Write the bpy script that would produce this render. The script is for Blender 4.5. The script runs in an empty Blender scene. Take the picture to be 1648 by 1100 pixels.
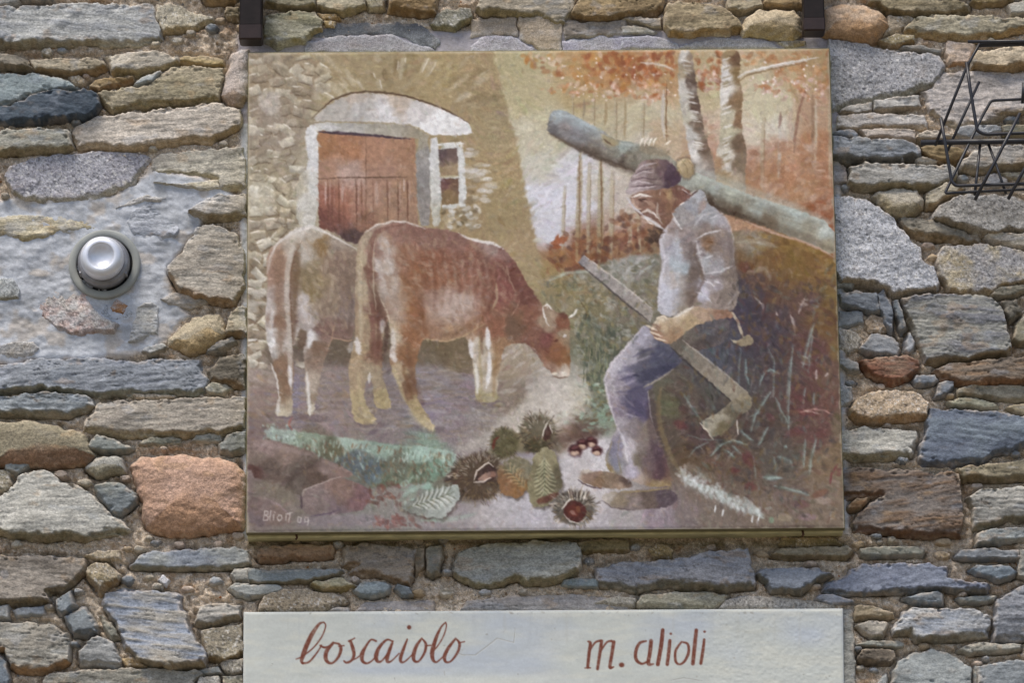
import bpy, math, random
import numpy as np
from mathutils import Matrix, Vector

random.seed(7)
sc = bpy.context.scene
COL = sc.collection

# ------------------------------------------------------------------ camera
PW, PH = 1648.0, 1100.0                # photograph size, px
LENS = 140.0
FPX = LENS / 36.0 * PW
DIST = 8.0
PITCH = math.radians(13.9)
ROLL = math.radians(0.52)
CENTRE = np.array([0.0, 0.0, 3.4])     # wall point in the middle of the frame
S = DIST / FPX                         # metres per photo px on the wall
_R = np.array([1.0, 0, 0]); _F = np.array([0, math.cos(PITCH), math.sin(PITCH)])
_U = np.array([0, -math.sin(PITCH), math.cos(PITCH)])
RV = math.cos(ROLL) * _R - math.sin(ROLL) * _U
UV = math.cos(ROLL) * _U + math.sin(ROLL) * _R
EYE = CENTRE - DIST * _F
cam_d = bpy.data.cameras.new('camera'); cam = bpy.data.objects.new('camera', cam_d); COL.objects.link(cam)
cam_d.lens = LENS; cam_d.sensor_width = 36.0; cam_d.clip_start = 0.1; cam_d.clip_end = 500.0
m = Matrix.Identity(4)
for i in range(3):
    m[i][0] = RV[i]; m[i][1] = UV[i]; m[i][2] = -_F[i]; m[i][3] = EYE[i]
cam.matrix_world = m
sc.camera = cam

# ------------------------------------------------------------------ sky, sun, exposure
SUN_EL, SUN_AZ = math.radians(66), math.radians(-35)   # azimuth measured from the wall's outward normal
world = bpy.data.worlds.new('World'); sc.world = world; world.use_nodes = True
wn = world.node_tree; wn.nodes.clear()
wo = wn.nodes.new('ShaderNodeOutputWorld'); wb = wn.nodes.new('ShaderNodeBackground')
sky = wn.nodes.new('ShaderNodeTexSky'); sky.sky_type = 'NISHITA'; sky.sun_disc = False
sky.sun_elevation = SUN_EL; sky.air_density = 1.0; sky.dust_density = 2.5; sky.ozone_density = 1.0
sun_dir = np.array([math.cos(SUN_EL) * math.sin(SUN_AZ), -math.cos(SUN_EL) * math.cos(SUN_AZ), math.sin(SUN_EL)])
sky.sun_rotation = math.atan2(sun_dir[0], sun_dir[1])
wb.inputs['Strength'].default_value = 0.12
wn.links.new(sky.outputs[0], wb.inputs[0]); wn.links.new(wb.outputs[0], wo.inputs[0])
sd_ = bpy.data.lights.new('sun', 'SUN'); sd_.energy = 2.4; sd_.angle = math.radians(24); sd_.color = (1.0, 0.92, 0.80)
sun = bpy.data.objects.new('sun', sd_); COL.objects.link(sun)
sun.rotation_euler = Vector(sun_dir).to_track_quat('Z', 'Y').to_euler()
sun.location = (0, -3, 9)
vs = sc.view_settings
vs.view_transform = 'Standard'; vs.look = 'None'; vs.gamma = 1.0; vs.use_curve_mapping = False
vs.exposure = 0.45

# ------------------------------------------------------------------ helpers
def P(u, v, h=0.0):
    """photo pixel -> world point on the plane h px in front of the wall (arrays welcome)"""
    u = np.asarray(u, float); v = np.asarray(v, float); h = np.asarray(h, float)
    d = _F * FPX + (u - PW / 2)[..., None] * RV - (v - PH / 2)[..., None] * UV
    s = (-h * S - EYE[1]) / d[..., 1]
    return EYE + d * s[..., None]

def project(p):
    q = np.asarray(p) - EYE
    z = q @ _F
    return PW / 2 + FPX * (q @ RV) / z, PH / 2 - FPX * (q @ UV) / z

def hexlin(h):
    c = np.array([int(h[i:i + 2], 16) for i in (0, 2, 4)]) / 255.0
    return np.where(c <= 0.04045, c / 12.92, ((c + 0.055) / 1.055) ** 2.4)

def hexs(h):
    return np.array([int(h[i:i + 2], 16) for i in (0, 2, 4)]) / 255.0

def to_lin(c):
    return np.where(c <= 0.04045, c / 12.92, ((np.maximum(c, 0) + 0.055) / 1.055) ** 2.4)

def _hash(ix, iy, seed):
    n = (ix.astype(np.int64) * 374761393 + iy.astype(np.int64) * 668265263 + seed * 974634137) & 0xFFFFFFFF
    n = ((n ^ (n >> 13)) * 1274126177) & 0xFFFFFFFF
    n = n ^ (n >> 16)
    return (n & 0xFFFFFF).astype(float) / 0xFFFFFF * 2 - 1

def vnoise(x, y, seed=0):
    ix = np.floor(x); iy = np.floor(y); fx = x - ix; fy = y - iy
    fx = fx * fx * (3 - 2 * fx); fy = fy * fy * (3 - 2 * fy)
    ix = ix.astype(np.int64); iy = iy.astype(np.int64)
    a = _hash(ix, iy, seed); b = _hash(ix + 1, iy, seed); c = _hash(ix, iy + 1, seed); d = _hash(ix + 1, iy + 1, seed)
    return (a * (1 - fx) + b * fx) * (1 - fy) + (c * (1 - fx) + d * fx) * fy

def fbm(x, y, seed=0, octs=4, gain=0.5):
    s = 0; a = 1.0; t = 0
    for o in range(octs):
        s = s + a * vnoise(x * 2 ** o + o * 17.3, y * 2 ** o - o * 9.1, seed + o); t += a; a *= gain
    return s / t

def sstep(a, b, x):
    t = np.clip((x - a) / (b - a), 0, 1)
    return t * t * (3 - 2 * t)

def poly_sdf(x, y, poly):
    """signed distance (positive inside) and the outward y component at the nearest edge point"""
    poly = np.asarray(poly, float); n = len(poly)
    best = np.full(x.shape, 1e18); ny = np.zeros_like(best); nx = np.zeros_like(best)
    inside = np.zeros(x.shape, bool)
    for i in range(n):
        ax, ay = poly[i]; bx, by = poly[(i + 1) % n]
        dx, dy = bx - ax, by - ay; L = dx * dx + dy * dy + 1e-9
        t = np.clip(((x - ax) * dx + (y - ay) * dy) / L, 0, 1)
        ex = ax + t * dx - x; ey = ay + t * dy - y
        d = ex * ex + ey * ey
        w = d < best
        best = np.where(w, d, best); nx = np.where(w, ex, nx); ny = np.where(w, ey, ny)
        if ay != by:
            cr = ((ay > y) != (by > y)) & (x < (bx - ax) * (y - ay) / (by - ay) + ax)
            inside ^= cr
    d = np.sqrt(best)
    sg = np.where(inside, 1.0, -1.0)
    return d * sg, ny / (d + 1e-6) * sg

def np_mesh(name, verts, faces, mat, cols=None, parent=None, smooth=True, kind=None, label=None):
    """faces: (n,4) or (n,3) int array, or list of lists"""
    me = bpy.data.meshes.new(name)
    if isinstance(faces, np.ndarray):
        k = faces.shape[1]; nf = len(faces)
        me.vertices.add(len(verts)); me.vertices.foreach_set('co', np.ascontiguousarray(verts, np.float32).ravel())
        me.loops.add(nf * k); me.loops.foreach_set('vertex_index', np.ascontiguousarray(faces, np.int32).ravel())
        me.polygons.add(nf); me.polygons.foreach_set('loop_start', np.arange(0, nf * k, k, dtype=np.int32))
        me.update(calc_edges=True)
    else:
        me.from_pydata([tuple(v) for v in verts], [], faces)
    if cols is not None:
        a = me.color_attributes.new('tint', 'FLOAT_COLOR', 'POINT')
        c = np.ones((len(verts), 4), np.float32); c[:, :3] = cols
        a.data.foreach_set('color', c.ravel())
    me.polygons.foreach_set('use_smooth', np.full(len(me.polygons), smooth))
    me.validate()
    me.materials.append(mat)
    o = bpy.data.objects.new(name, me); COL.objects.link(o)
    if parent: o.parent = parent
    if kind: o['kind'] = kind
    if label: o['label'] = label
    return o

def empty(name, loc, label, cat, group=None):
    o = bpy.data.objects.new(name, None); COL.objects.link(o)
    o.empty_display_size = 0.1
    o.location = loc; o['label'] = label; o['category'] = cat
    if group: o['group'] = group
    return o

def adopt(o, parent):
    """parent an object whose mesh is in world coordinates"""
    o.parent = parent
    o.matrix_parent_inverse = Matrix.Translation(parent.location).inverted()
    return o

def grid_faces(mask):
    """quads of a (ny,nx) vertex mask; returns vertex indices and faces"""
    ny, nx = mask.shape
    q = mask[:-1, :-1] & mask[1:, :-1] & mask[:-1, 1:] & mask[1:, 1:]
    used = np.zeros_like(mask)
    used[:-1, :-1] |= q; used[1:, :-1] |= q; used[:-1, 1:] |= q; used[1:, 1:] |= q
    idx = np.full(mask.shape, -1, np.int64); idx[used] = np.arange(used.sum())
    j, i = np.nonzero(q)
    f = np.stack([idx[j, i], idx[j + 1, i], idx[j + 1, i + 1], idx[j, i + 1]], 1)
    return used, f

# ------------------------------------------------------------------ materials
def new_mat(name):
    mt = bpy.data.materials.new(name); mt.use_nodes = True
    nt = mt.node_tree; b = nt.nodes['Principled BSDF']
    return mt, nt, b

def tinted(name, rough=0.9, spec=0.25, bumps=((220, 0.6, 0.004), (900, 0.4, 0.0015)), grain=(430, 0.30), coarse=(150, 0.16), streak=1.0):
    """colour attribute x fine object-space grain, with bump"""
    mt, nt, b = new_mat(name)
    N = nt.nodes.new; Lk = nt.links.new
    at = N('ShaderNodeAttribute'); at.attribute_name = 'tint'
    tc = N('ShaderNodeTexCoord')
    cur = at.outputs['Color']
    mp = N('ShaderNodeMapping'); mp.inputs['Scale'].default_value = (streak, 1, 1); Lk(tc.outputs['Object'], mp.inputs['Vector']); vec = mp.outputs[0]
    for sc_, amp in (grain, coarse):
        nz = N('ShaderNodeTexNoise'); nz.inputs['Scale'].default_value = sc_; nz.inputs['Detail'].default_value = 3
        Lk(vec, nz.inputs['Vector'])
        mr = N('ShaderNodeMapRange'); mr.inputs[1].default_value = 0.3; mr.inputs[2].default_value = 0.7
        mr.inputs[3].default_value = 1 - amp; mr.inputs[4].default_value = 1 + amp
        Lk(nz.outputs['Fac'], mr.inputs[0])
        mx = N('ShaderNodeMix'); mx.data_type = 'RGBA'; mx.blend_type = 'MULTIPLY'; mx.inputs[0].default_value = 1
        Lk(cur, mx.inputs[6]); Lk(mr.outputs[0], mx.inputs[7]); cur = mx.outputs[2]
    Lk(cur, b.inputs['Base Color'])
    b.inputs['Roughness'].default_value = rough; b.inputs['Specular IOR Level'].default_value = spec
    prev = None
    for sc_, st, dist in bumps:
        nz = N('ShaderNodeTexNoise'); nz.inputs['Scale'].default_value = sc_; nz.inputs['Detail'].default_value = 4
        Lk(vec, nz.inputs['Vector'])
        bp = N('ShaderNodeBump'); bp.inputs['Strength'].default_value = st; bp.inputs['Distance'].default_value = dist
        Lk(nz.outputs['Fac'], bp.inputs['Height'])
        if prev: Lk(prev, bp.inputs['Normal'])
        prev = bp.outputs[0]
    if prev: Lk(prev, b.inputs['Normal'])
    return mt

def plain(name, col, rough=0.7, metal=0.0, spec=0.4, noise=(60, 0.12), bump=(300, 0.3, 0.001)):
    mt, nt, b = new_mat(name)
    N = nt.nodes.new; Lk = nt.links.new
    tc = N('ShaderNodeTexCoord')
    nz = N('ShaderNodeTexNoise'); nz.inputs['Scale'].default_value = noise[0]; nz.inputs['Detail'].default_value = 5
    Lk(tc.outputs['Object'], nz.inputs['Vector'])
    rp = N('ShaderNodeValToRGB')
    c = np.array(col)
    rp.color_ramp.elements[0].position = 0.3; rp.color_ramp.elements[1].position = 0.7
    rp.color_ramp.elements[0].color = (*(c * (1 - noise[1])), 1); rp.color_ramp.elements[1].color = (*np.minimum(c * (1 + noise[1]), 1), 1)
    Lk(nz.outputs['Fac'], rp.inputs[0]); Lk(rp.outputs[0], b.inputs['Base Color'])
    b.inputs['Roughness'].default_value = rough; b.inputs['Metallic'].default_value = metal
    b.inputs['Specular IOR Level'].default_value = spec
    n2 = N('ShaderNodeTexNoise'); n2.inputs['Scale'].default_value = bump[0]; n2.inputs['Detail'].default_value = 4
    Lk(tc.outputs['Object'], n2.inputs['Vector'])
    bp = N('ShaderNodeBump'); bp.inputs['Strength'].default_value = bump[1]; bp.inputs['Distance'].default_value = bump[2]
    Lk(n2.outputs['Fac'], bp.inputs['Height']); Lk(bp.outputs[0], b.inputs['Normal'])
    return mt

M_STONE = tinted('stone', 0.9, 0.2, bumps=((200, 0.6, 0.003), (620, 0.7, 0.002)))
M_GNEISS = tinted('gneiss', 0.88, 0.2, bumps=((240, 0.5, 0.0025), (700, 0.6, 0.0016)), streak=0.55)
M_SLATE = tinted('slate', 0.75, 0.3, bumps=((190, 0.5, 0.0025), (620, 0.55, 0.0015)), grain=(430, 0.22), coarse=(160, 0.14), streak=0.65)
M_MORTAR = tinted('mortar', 0.95, 0.1, bumps=((180, 0.9, 0.007), (500, 0.9, 0.003)), grain=(420, 0.34), coarse=(180, 0.2))
M_CEMENT = tinted('smeared_cement', 0.92, 0.15, bumps=((90, 0.5, 0.004), (420, 0.35, 0.0012)), grain=(430, 0.10), coarse=(120, 0.10))
M_PAINT = tinted('mural_paint', 0.8, 0.25, bumps=((420, 0.12, 0.0008), (900, 0.15, 0.0005)), grain=(900, 0.06), coarse=(420, 0.05))
M_BOARD = tinted('board_paint', 0.8, 0.25, bumps=((160, 0.12, 0.001), (700, 0.2, 0.0006)), grain=(900, 0.04), coarse=(300, 0.03))
# ------------------------------------------------------------------ the stones, outlined stone by stone
TILES = {'L1': (0, 0, 4.105), 'L2': (0, 240, 4.105), 'L3': (0, 480, 4.105), 'L4': (0, 700, 4.105), 'L5': (0, 832, 4.105),
         'R1': (1330, 0, 5.182), 'R2': (1330, 190, 5.182), 'R3': (1330, 380, 5.182), 'R4': (1330, 560, 5.182),
         'R5': (1330, 740, 5.182), 'R6': (1330, 888, 5.182),
         'T1': (370, 0, 4.994), 'T2': (680, 0, 4.994), 'T3': (1000, 0, 4.337),
         'B1': (370, 830, 4.994), 'B2': (680, 830, 4.994), 'B3': (1000, 830, 4.12)}
# view, thickness, kind (s layered, w fine lined, g granular, r rounded, k smooth slate, f flush cement), colour, second colour, lower-edge stain or -, outline
STONES = """
L1 10 s 9a9a98 83817c - 0,-40 60,-40 135,8 60,35 0,42 -30,40 -30,-40
L1 12 s 77736c 6a655c - 70,-40 350,-40 345,6 150,8
L1 30 w a9aaa8 8f9296 8f8258 -40,45 130,42 200,46 420,20 700,12 1000,15 1025,60 1030,130 1060,180 1065,230 1040,258 900,292 700,288 560,272 400,292 200,292 -40,292
L1 16 g b2a992 a39a86 a38a50 1028,18 1180,25 1260,70 1400,110 1412,135 1290,188 1075,205 1040,135
L1 18 s 8b8272 7a6f5a 6a5c3c -40,350 90,365 188,398 222,462 150,445 -40,440
L1 22 s a59a84 978a70 8f6c2a 195,392 330,388 600,380 686,402 690,440 620,472 480,490 350,478 238,458
L1 22 w b2a998 a59a85 96803f 694,362 760,348 1000,332 1178,362 1182,395 1100,430 1060,452 880,490 740,468
L1 14 s a8946a a08a55 9a7a30 1190,372 1290,368 1470,392 1475,436 1400,445 1290,422 1195,406
L1 16 s a08a64 8f7444 86623a 592,562 640,525 780,503 882,498 885,530 780,562 650,592 596,578
L1 8 g b5a285 a8926c - 455,510 520,498 570,530 545,562 480,550
L1 16 k a2a8a8 949a9c - 882,548 930,505 1055,462 1062,490 1000,540 900,566
L1 24 w a3977c 8c8266 7f6f3a 642,606 720,597 1000,545 1080,465 1150,434 1330,432 1470,447 1474,520 1440,640 1240,672 1000,684 730,722 692,684
L1 22 r b5a8a0 a2938a 9c7f60 1502,470 1532,334 1642,320 1642,640 1590,690 1500,680 1452,630
L1 20 k 8e9a9d 7d898e - -40,480 250,482 400,520 520,583 480,603 300,596 190,620 60,686 -40,690
L1 26 k 47535f 3c4652 - -40,688 62,690 205,616 310,594 485,606 560,578 640,612 665,690 622,750 560,776 300,794 -40,812
L1 24 w b9afa2 a99f92 a88a54 472,850 560,794 640,764 800,748 1000,722 1250,692 1420,662 1588,720 1600,770 1580,828 1450,898 1380,930 1250,926 950,966 850,986 700,972 520,966 472,892
L1 20 w 97978f 868478 8a7846 -40,862 200,852 440,847 463,872 465,940 480,965 420,1000 240,996 -40,1014
L1 14 g a8987c 94845f - 1482,70 1560,55 1590,90 1570,118 1500,108
L1 18 s a98a54 967a48 - 1330,-60 1570,-60 1560,6 1450,18 1350,6
L2 12 g a8a8af 8f8e96 a39878 30,190 62,112 200,62 350,32 700,12 938,22 982,60 958,112 900,190 870,232 700,300 640,330 400,350 170,344 90,290
L2 12 w b2ac9c 9d968a 9a8a5a 1002,60 1050,32 1300,2 1600,-18 1626,60 1626,262 1452,268 1432,200 1280,168 1002,160
L2 12 w c0b79c aaa088 8f7c48 1012,217 1200,232 1438,202 1450,260 1350,275 1150,242
L2 20 w b5aea3 a69d90 8c7540 1238,410 1330,334 1450,304 1626,292 1626,442 1450,460 1300,446
L2 9 w bab093 a89d80 9c8a58 -40,442 300,432 500,452 688,496 688,520 560,546 400,562 300,592 180,612 80,588 -40,572
L2 24 w a79f92 968d80 906a34 1292,532 1340,492 1450,500 1560,560 1612,700 1612,900 1540,1020 1400,1010 1192,940 1152,880 1104,820 1104,760 1180,702
L2 9 s a3a7ae 9296a0 - 832,470 900,396 1000,356 1130,382 1200,470 1150,588 1000,608 880,588
L2 9 w b3aca2 a59c8c - 760,392 870,338 980,304 1110,324 1060,346 950,352 860,388
L2 9 g 9fa3a2 90938f 8a8058 -40,856 80,850 132,940 120,990 -40,996
L3 11 g b79c95 b0aaa4 8f6f58 175,60 230,10 330,-60 430,-90 560,-70 588,0 600,60 660,112 720,150 788,182 755,240 620,236 490,245 430,226 330,182 250,122
L3 7 g b0783a 99622c - 732,60 768,2 842,45 812,112 740,92
L3 7 g a9adb2 9da1a6 - 664,100 700,50 720,100 760,130 830,118 856,70 874,100 862,142 770,154 700,148
L3 10 s abaaa5 9b9a96 - 842,300 882,180 902,62 1000,22 1040,62 1046,180 1040,246 960,272 860,306
L3 10 s a3a39f 8e8e88 6a5a35 936,356 962,330 1080,300 1112,330 1080,347 1000,377
L3 9 s a9a29a 8f8a82 - 1060,10 1160,-40 1330,-20 1370,30 1250,60 1110,50
L3 22 r b3a587 a5977c a8884a 1106,262 1200,184 1280,124 1390,92 1450,102 1484,172 1478,240 1438,290 1290,360 1240,368 1180,330 1122,308
L3 18 s a39a84 877c66 947040 1492,190 1522,92 1600,44 1626,60 1626,252 1560,240 1500,232
L3 12 s 9c988e 85817a - 1360,352 1430,302 1530,252 1560,290 1480,342 1372,372
L3 18 s 726a5c 5c5548 7a5c2e 1368,480 1422,422 1442,382 1612,372 1626,430 1626,590 1500,572 1392,532
L3 8 g a39c91 8c8377 - -40,312 220,288 260,340 230,370 100,394 -40,386
L3 24 s 9297a0 80858c 7d7a58 -40,446 200,404 420,398 600,390 900,412 940,402 1200,392 1320,402 1340,480 1384,540 1350,620 1290,636 1000,632 700,632 560,640 370,612 270,606 100,612 -40,638
L3 22 s 939a9f 83898d 80724a -40,652 270,622 400,628 560,643 613,666 620,710 560,740 490,762 440,786 330,772 160,772 -40,764
L3 26 w a69d8f 958c80 8c7b4e 538,860 562,800 650,692 800,672 1100,666 1622,652 1622,862 1450,896 1160,906 930,911 740,906
L3 30 r 90866d 827860 85593a -40,800 230,816 300,822 480,872 568,902 600,990 618,1040 560,1095 300,1108 -40,1104
L3 14 k 8f9390 7d827e - 576,982 640,904 760,928 830,980 880,990 800,1020 660,1016 592,1002
L3 10 s 8c8c7c 787868 - 912,965 980,922 1190,927 1195,965 1090,976 950,971
L3 9 s 95968f 838479 - 1266,945 1300,907 1464,897 1460,945 1340,956
L3 16 k 92948f 83857f - 1452,970 1492,892 1626,882 1626,1010 1530,1030 1460,1012
L3 7 g b3a58f a5957c - 880,640 960,636 1160,645 1150,662 900,664
L3 9 s a29f8e 8d8a78 - 1352,600 1400,560 1500,575 1530,600 1480,632 1380,632
L4 20 r 9b9991 8a887e 8a7f5c 568,210 622,152 740,138 798,152 810,192 832,250 760,250 650,280 600,260 572,232
L4 34 w b0aea5 a09e95 6e6436 -40,440 60,362 130,252 230,228 290,228 350,266 400,312 500,322 540,352 620,402 690,490 780,542 860,612 850,636 700,656 560,690 430,672 300,690 200,690 100,667 -40,640
L4 12 k 929797 828786 - 25,202 60,182 180,182 198,206 110,254 40,240
L4 12 g a39b86 8d8570 - -40,222 58,250 68,330 50,368 -40,392
L4 18 k 7a8184 8d8f86 - 632,342 682,312 780,317 850,362 908,420 904,450 800,528 740,510 692,450 632,392
L4 36 r b8937c b08a70 a87c54 862,192 922,142 1100,122 1200,117 1300,132 1450,142 1560,182 1614,262 1614,480 1602,620 1400,640 1280,656 1130,656 1050,650 962,600 932,500 936,440 902,350 872,250
L4 26 w 8f867b 756c61 6a5c38 -40,792 200,796 400,802 558,817 568,870 540,920 480,980 400,1030 302,1042 320,1090 310,1110 200,1116 -40,1134
L4 12 g ab9d83 98896b - 556,802 640,772 790,767 800,830 700,826 600,816
L4 18 k 8b929d 9da09e 7f7a58 856,870 930,792 1000,772 1400,747 1550,742 1640,770 1648,850 1500,880 1200,886 980,882
L4 18 g a6987f 92835f 8f6c38 556,912 622,852 700,852 800,930 790,970 740,1000 650,1050 602,980
L4 10 g c8c9cf b5b6bc - 1040,962 1080,930 1116,960 1092,996
L4 12 s 9f9d97 8c8a82 - 1526,930 1552,892 1646,882 1646,976 1560,971
L4 12 s 9da09d 8c8f8b - 1512,1022 1552,986 1646,986 1646,1078 1570,1062
L5 28 s 848c9a 99948a 8d7a50 672,560 692,502 800,468 940,482 1100,492 1200,512 1187,600 1230,640 1245,720 1280,800 1358,900 1358,990 1280,1000 1130,1006 1010,992 920,952 830,872 790,770 702,632
L5 16 k 838b91 747b80 - 367,542 460,493 498,588 402,648 377,610
L5 16 k 787f83 6a7074 - 427,652 560,603 638,720 643,770 560,793 480,780 452,710
L5 14 s 8f8d7e 7c7a6c - 667,652 740,720 788,800 740,820 692,740
L5 18 k 9d9e9d 8d8e8d - 522,890 572,832 630,793 730,822 778,890 798,980 760,994 600,972 522,972
L5 16 s a6a197 93908a 8a7a58 1277,710 1322,592 1400,568 1588,592 1588,668 1500,695 1360,726
L5 20 g a59a82 857c6a 8c7038 1322,762 1400,733 1604,703 1612,908 1450,958 1372,930 1342,850
L5 12 k b8bab9 a8aaa9 - -40,592 60,588 60,668 -40,676
L5 12 k 969b9f 858a8e - 77,622 112,602 290,588 294,648 102,660
L5 28 s 9c998e 8a8478 b07c36 -40,690 200,702 350,712 400,752 450,762 464,830 458,960 400,998 250,1033 130,1028 62,988 22,880 -40,862
L5 14 k 6f7983 5f6871 - -40,892 40,952 60,1050 60,1130 -40,1130
L5 22 w 918e84 807d72 - 277,1082 332,1042 480,1022 850,1003 1320,1018 1348,1050 1280,1090 1272,1140 272,1140
L5 12 k 8b9090 7b8080 - 1317,1017 1440,992 1473,1043 1332,1043
L5 14 g a0998c 8e8778 - 1452,972 1492,947 1604,942 1604,1040 1530,1048 1472,1020
L5 14 g aeaaa0 9a968a - 1282,1130 1322,1062 1440,1062 1464,1130
L5 12 s 9a9583 88836f - 1474,1062 1604,1052 1612,1130 1478,1130
L5 9 g a48e66 94784a - 807,940 870,932 968,990 832,990
T1 14 s 88795c 766848 - -40,60 70,60 70,142 20,150 -40,120
T1 20 s a39a7c 8f8566 7a6a3a 282,20 300,-40 480,-40 688,-40 688,40 600,66 540,76 400,52
T1 20 w a69c82 928869 7d6c40 694,0 720,-40 1080,-40 1088,40 1000,80 900,112 800,92 702,52
T1 14 g a2987f 908668 - 1098,0 1112,-30 1228,-30 1230,60 1120,70
T1 26 s 967a4c 84693f 745530 1272,-40 1660,-40 1660,110 1560,120 1400,92 1282,76
T1 24 w 9e9a86 858166 7f7040 267,132 400,97 550,87 690,102 738,150 742,230 650,280 590,350 480,362 380,392 310,352 262,310
T1 12 g b3945f a5834c - 702,106 860,117 890,150 760,160
T1 10 g ab925c 9c824e - 752,170 850,177 840,220 770,216
T1 6 f 6c6f74 64676b - 640,292 720,246 850,194 1050,178 1350,182 1500,194 1630,262 1690,360 1660,400 1520,372 1400,304 1300,276 1100,278 800,296
T1 10 f 9b989d 8f8c91 - 612,332 800,298 1100,276 1310,276 1500,352 1650,402 1650,428 600,428
T2 18 g 8d8a7b 7a7768 6a6238 62,180 112,112 180,54 280,72 380,72 402,140 300,190 250,233 180,225 92,216
T2 26 w a39782 8a806e 7a6c44 442,60 452,-40 1232,-40 1220,60 1150,180 1090,190 940,142 800,127 690,120 560,97 482,110
T2 22 s 9a8256 86704a 745838 1196,110 1232,20 1300,-40 1942,-40 1930,60 1880,110 1500,142 1320,160 1262,142
T2 8 f a39482 93877a - 392,152 560,143 760,143 768,290 700,280 540,290 480,275 392,300
T2 9 f b3a28c a5947e - 772,142 930,132 1118,182 1128,210 1120,300 1110,412 950,412 880,352 782,322
T2 10 f a4a0a7 9895a0 - 382,372 480,294 600,284 750,302 800,342 900,382 900,424 382,424
T2 10 s 90867b 80766c - 1138,212 1182,155 1280,182 1640,155 1650,280 1480,302 1330,312 1142,312
T2 9 f a09ca3 9491a0 - 1122,320 1330,316 1440,280 1540,300 1660,290 1660,420 1122,420
T3 28 w 9e8d6b 877658 8f6a36 302,50 322,22 500,18 700,42 760,82 830,132 848,200 800,214 690,250 600,240 480,246 340,250 302,190
T3 18 s a39577 8f8264 - 737,30 752,-30 980,-30 988,40 900,70 820,84 752,75
T3 16 s 9d8253 8a7048 - 992,20 1012,-30 1265,-30 1265,40 1100,42
T3 30 r b6a586 a08f70 97804f 837,170 882,102 960,62 1080,47 1200,52 1250,112 1268,170 1268,230 1200,278 1080,270 960,240 852,244
T3 12 s 968c7d 857b6c - 2,130 110,118 273,132 278,194 200,194 120,172
T3 10 s a39d8d 908a7a - 2,182 100,174 258,220 230,235 2,240
T3 9 f a19da1 9592a0 - -10,262 230,246 390,302 400,345 -10,345
T3 9 f a39fa3 9a979c - 392,322 640,264 900,264 1070,302 1110,336 400,340
T3 8 s 8d8987 7e7a78 - 752,310 782,277 930,300 932,320
T3 10 g a39277 907f62 - 1082,292 1290,282 1280,310 1150,330
R1 32 r b39a80 ab8862 a87c48 -30,200 -20,70 40,42 200,22 350,42 450,82 508,142 510,210 470,280 380,350 250,342 120,312 -30,296
R1 24 w 96896d 837658 6c5a34 352,0 400,-40 900,-40 1200,30 1190,60 1100,95 980,110 800,110 650,106 520,96 440,42
R1 18 s 907a4b 806a3c - 1212,0 1242,-40 1560,-40 1560,5 1400,30 1280,45
R1 16 w aca9a0 9a978c - 1512,42 1560,22 1690,0 1690,120 1540,125
R1 8 g b0a28c a5957c - 524,132 700,122 728,150 660,230 600,270 512,280 480,300
R1 28 w a39b83 918870 a3803a 657,240 722,152 800,117 1000,112 1400,127 1690,152 1690,230 1500,280 1340,310 1170,325 980,312 820,292 730,266
R1 14 g a39573 908260 94702f 442,337 560,292 738,292 738,340 620,386 532,391
R1 12 k 8f8d87 7f7d78 - 612,400 642,372 800,382 958,412 958,450 830,436 700,422
R1 18 g a8a7a9 9a9a9e 8a8468 20,312 140,332 350,367 450,402 600,422 860,442 958,462 983,520 978,570 940,650 900,700 760,742 640,790 480,812 330,852 150,892 40,912 22,700
R1 12 w c2ad9a b09a84 a8763a 984,430 1002,332 1240,362 1248,400 1200,480 1190,540 1022,542
R1 28 w b8a98f a5957a a57f3f 1202,502 1262,412 1690,392 1690,530 1500,586 1300,562 1212,552
R1 13 s b6ada7 a59d98 9a855c 912,690 992,592 1300,582 1690,602 1690,940 1500,960 1390,1030 1200,1050 1090,1060 982,1040 892,940 852,930 832,830 802,762
R1 12 s aba9a5 9a9894 8f7850 397,832 560,807 780,792 790,890 650,905 480,930 402,920
R1 10 s ada9a3 9c9892 7f6a48 102,932 200,882 378,852 380,920 250,958
R1 14 w b6b1ac a59f9a 94794a 92,1060 102,962 400,940 820,955 835,1060 740,1060 500,1066 390,1056 250,1080 92,1076
R2 12 s b3a89e a3978c 80684a 282,102 400,87 600,82 733,92 744,180 650,180 500,160 330,160
R2 12 k 8e9399 7c8188 - 60,130 110,97 220,97 265,130 240,155 160,140
R2 16 s b6ac9e a39888 7a6a4a 747,160 762,132 860,97 980,122 980,190 830,200 780,185
R2 30 s 8d9299 777b7e 57503c 50,150 300,172 480,177 650,192 760,212 788,290 760,330 660,340 650,370 400,360 220,360 100,350 50,312
R2 14 s b8b3a8 a39d90 - 747,345 790,317 938,365 910,385 762,380
R2 20 s 947e53 7a6641 6a4f26 762,240 830,212 990,222 1150,252 1188,300 1110,350 1080,380 960,380 850,330 792,290
R2 22 s b3ada3 a39c92 7f6c40 1102,370 1180,312 1250,242 1400,227 1690,232 1690,410 1450,412 1240,450 1122,430
R2 12 k a6a9ad 96999d - 1062,130 1100,78 1240,52 1450,62 1460,110 1300,150 1150,160
R2 14 s 837d5f 706a4e - 1464,62 1690,52 1690,140 1482,132
R2 26 w 9f9e9b 8f8d88 8d7d4e 187,540 202,452 184,402 350,378 700,382 1030,387 1108,430 1108,470 1040,530 900,580 700,580 560,576 350,590 240,580
R2 12 s 998f8c 87807c - 60,392 160,402 170,540 60,555
R2 26 r b6ae9d a39a88 8f7f54 402,640 422,602 600,582 760,602 808,670 798,740 720,810 600,825 520,800 450,720
R2 18 s b8ae98 a59a80 a07f48 817,640 900,592 1000,547 1150,580 1080,640 900,740 842,750
R2 12 s 9a937f 857e68 - 1452,462 1640,452 1690,500 1500,500
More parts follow.
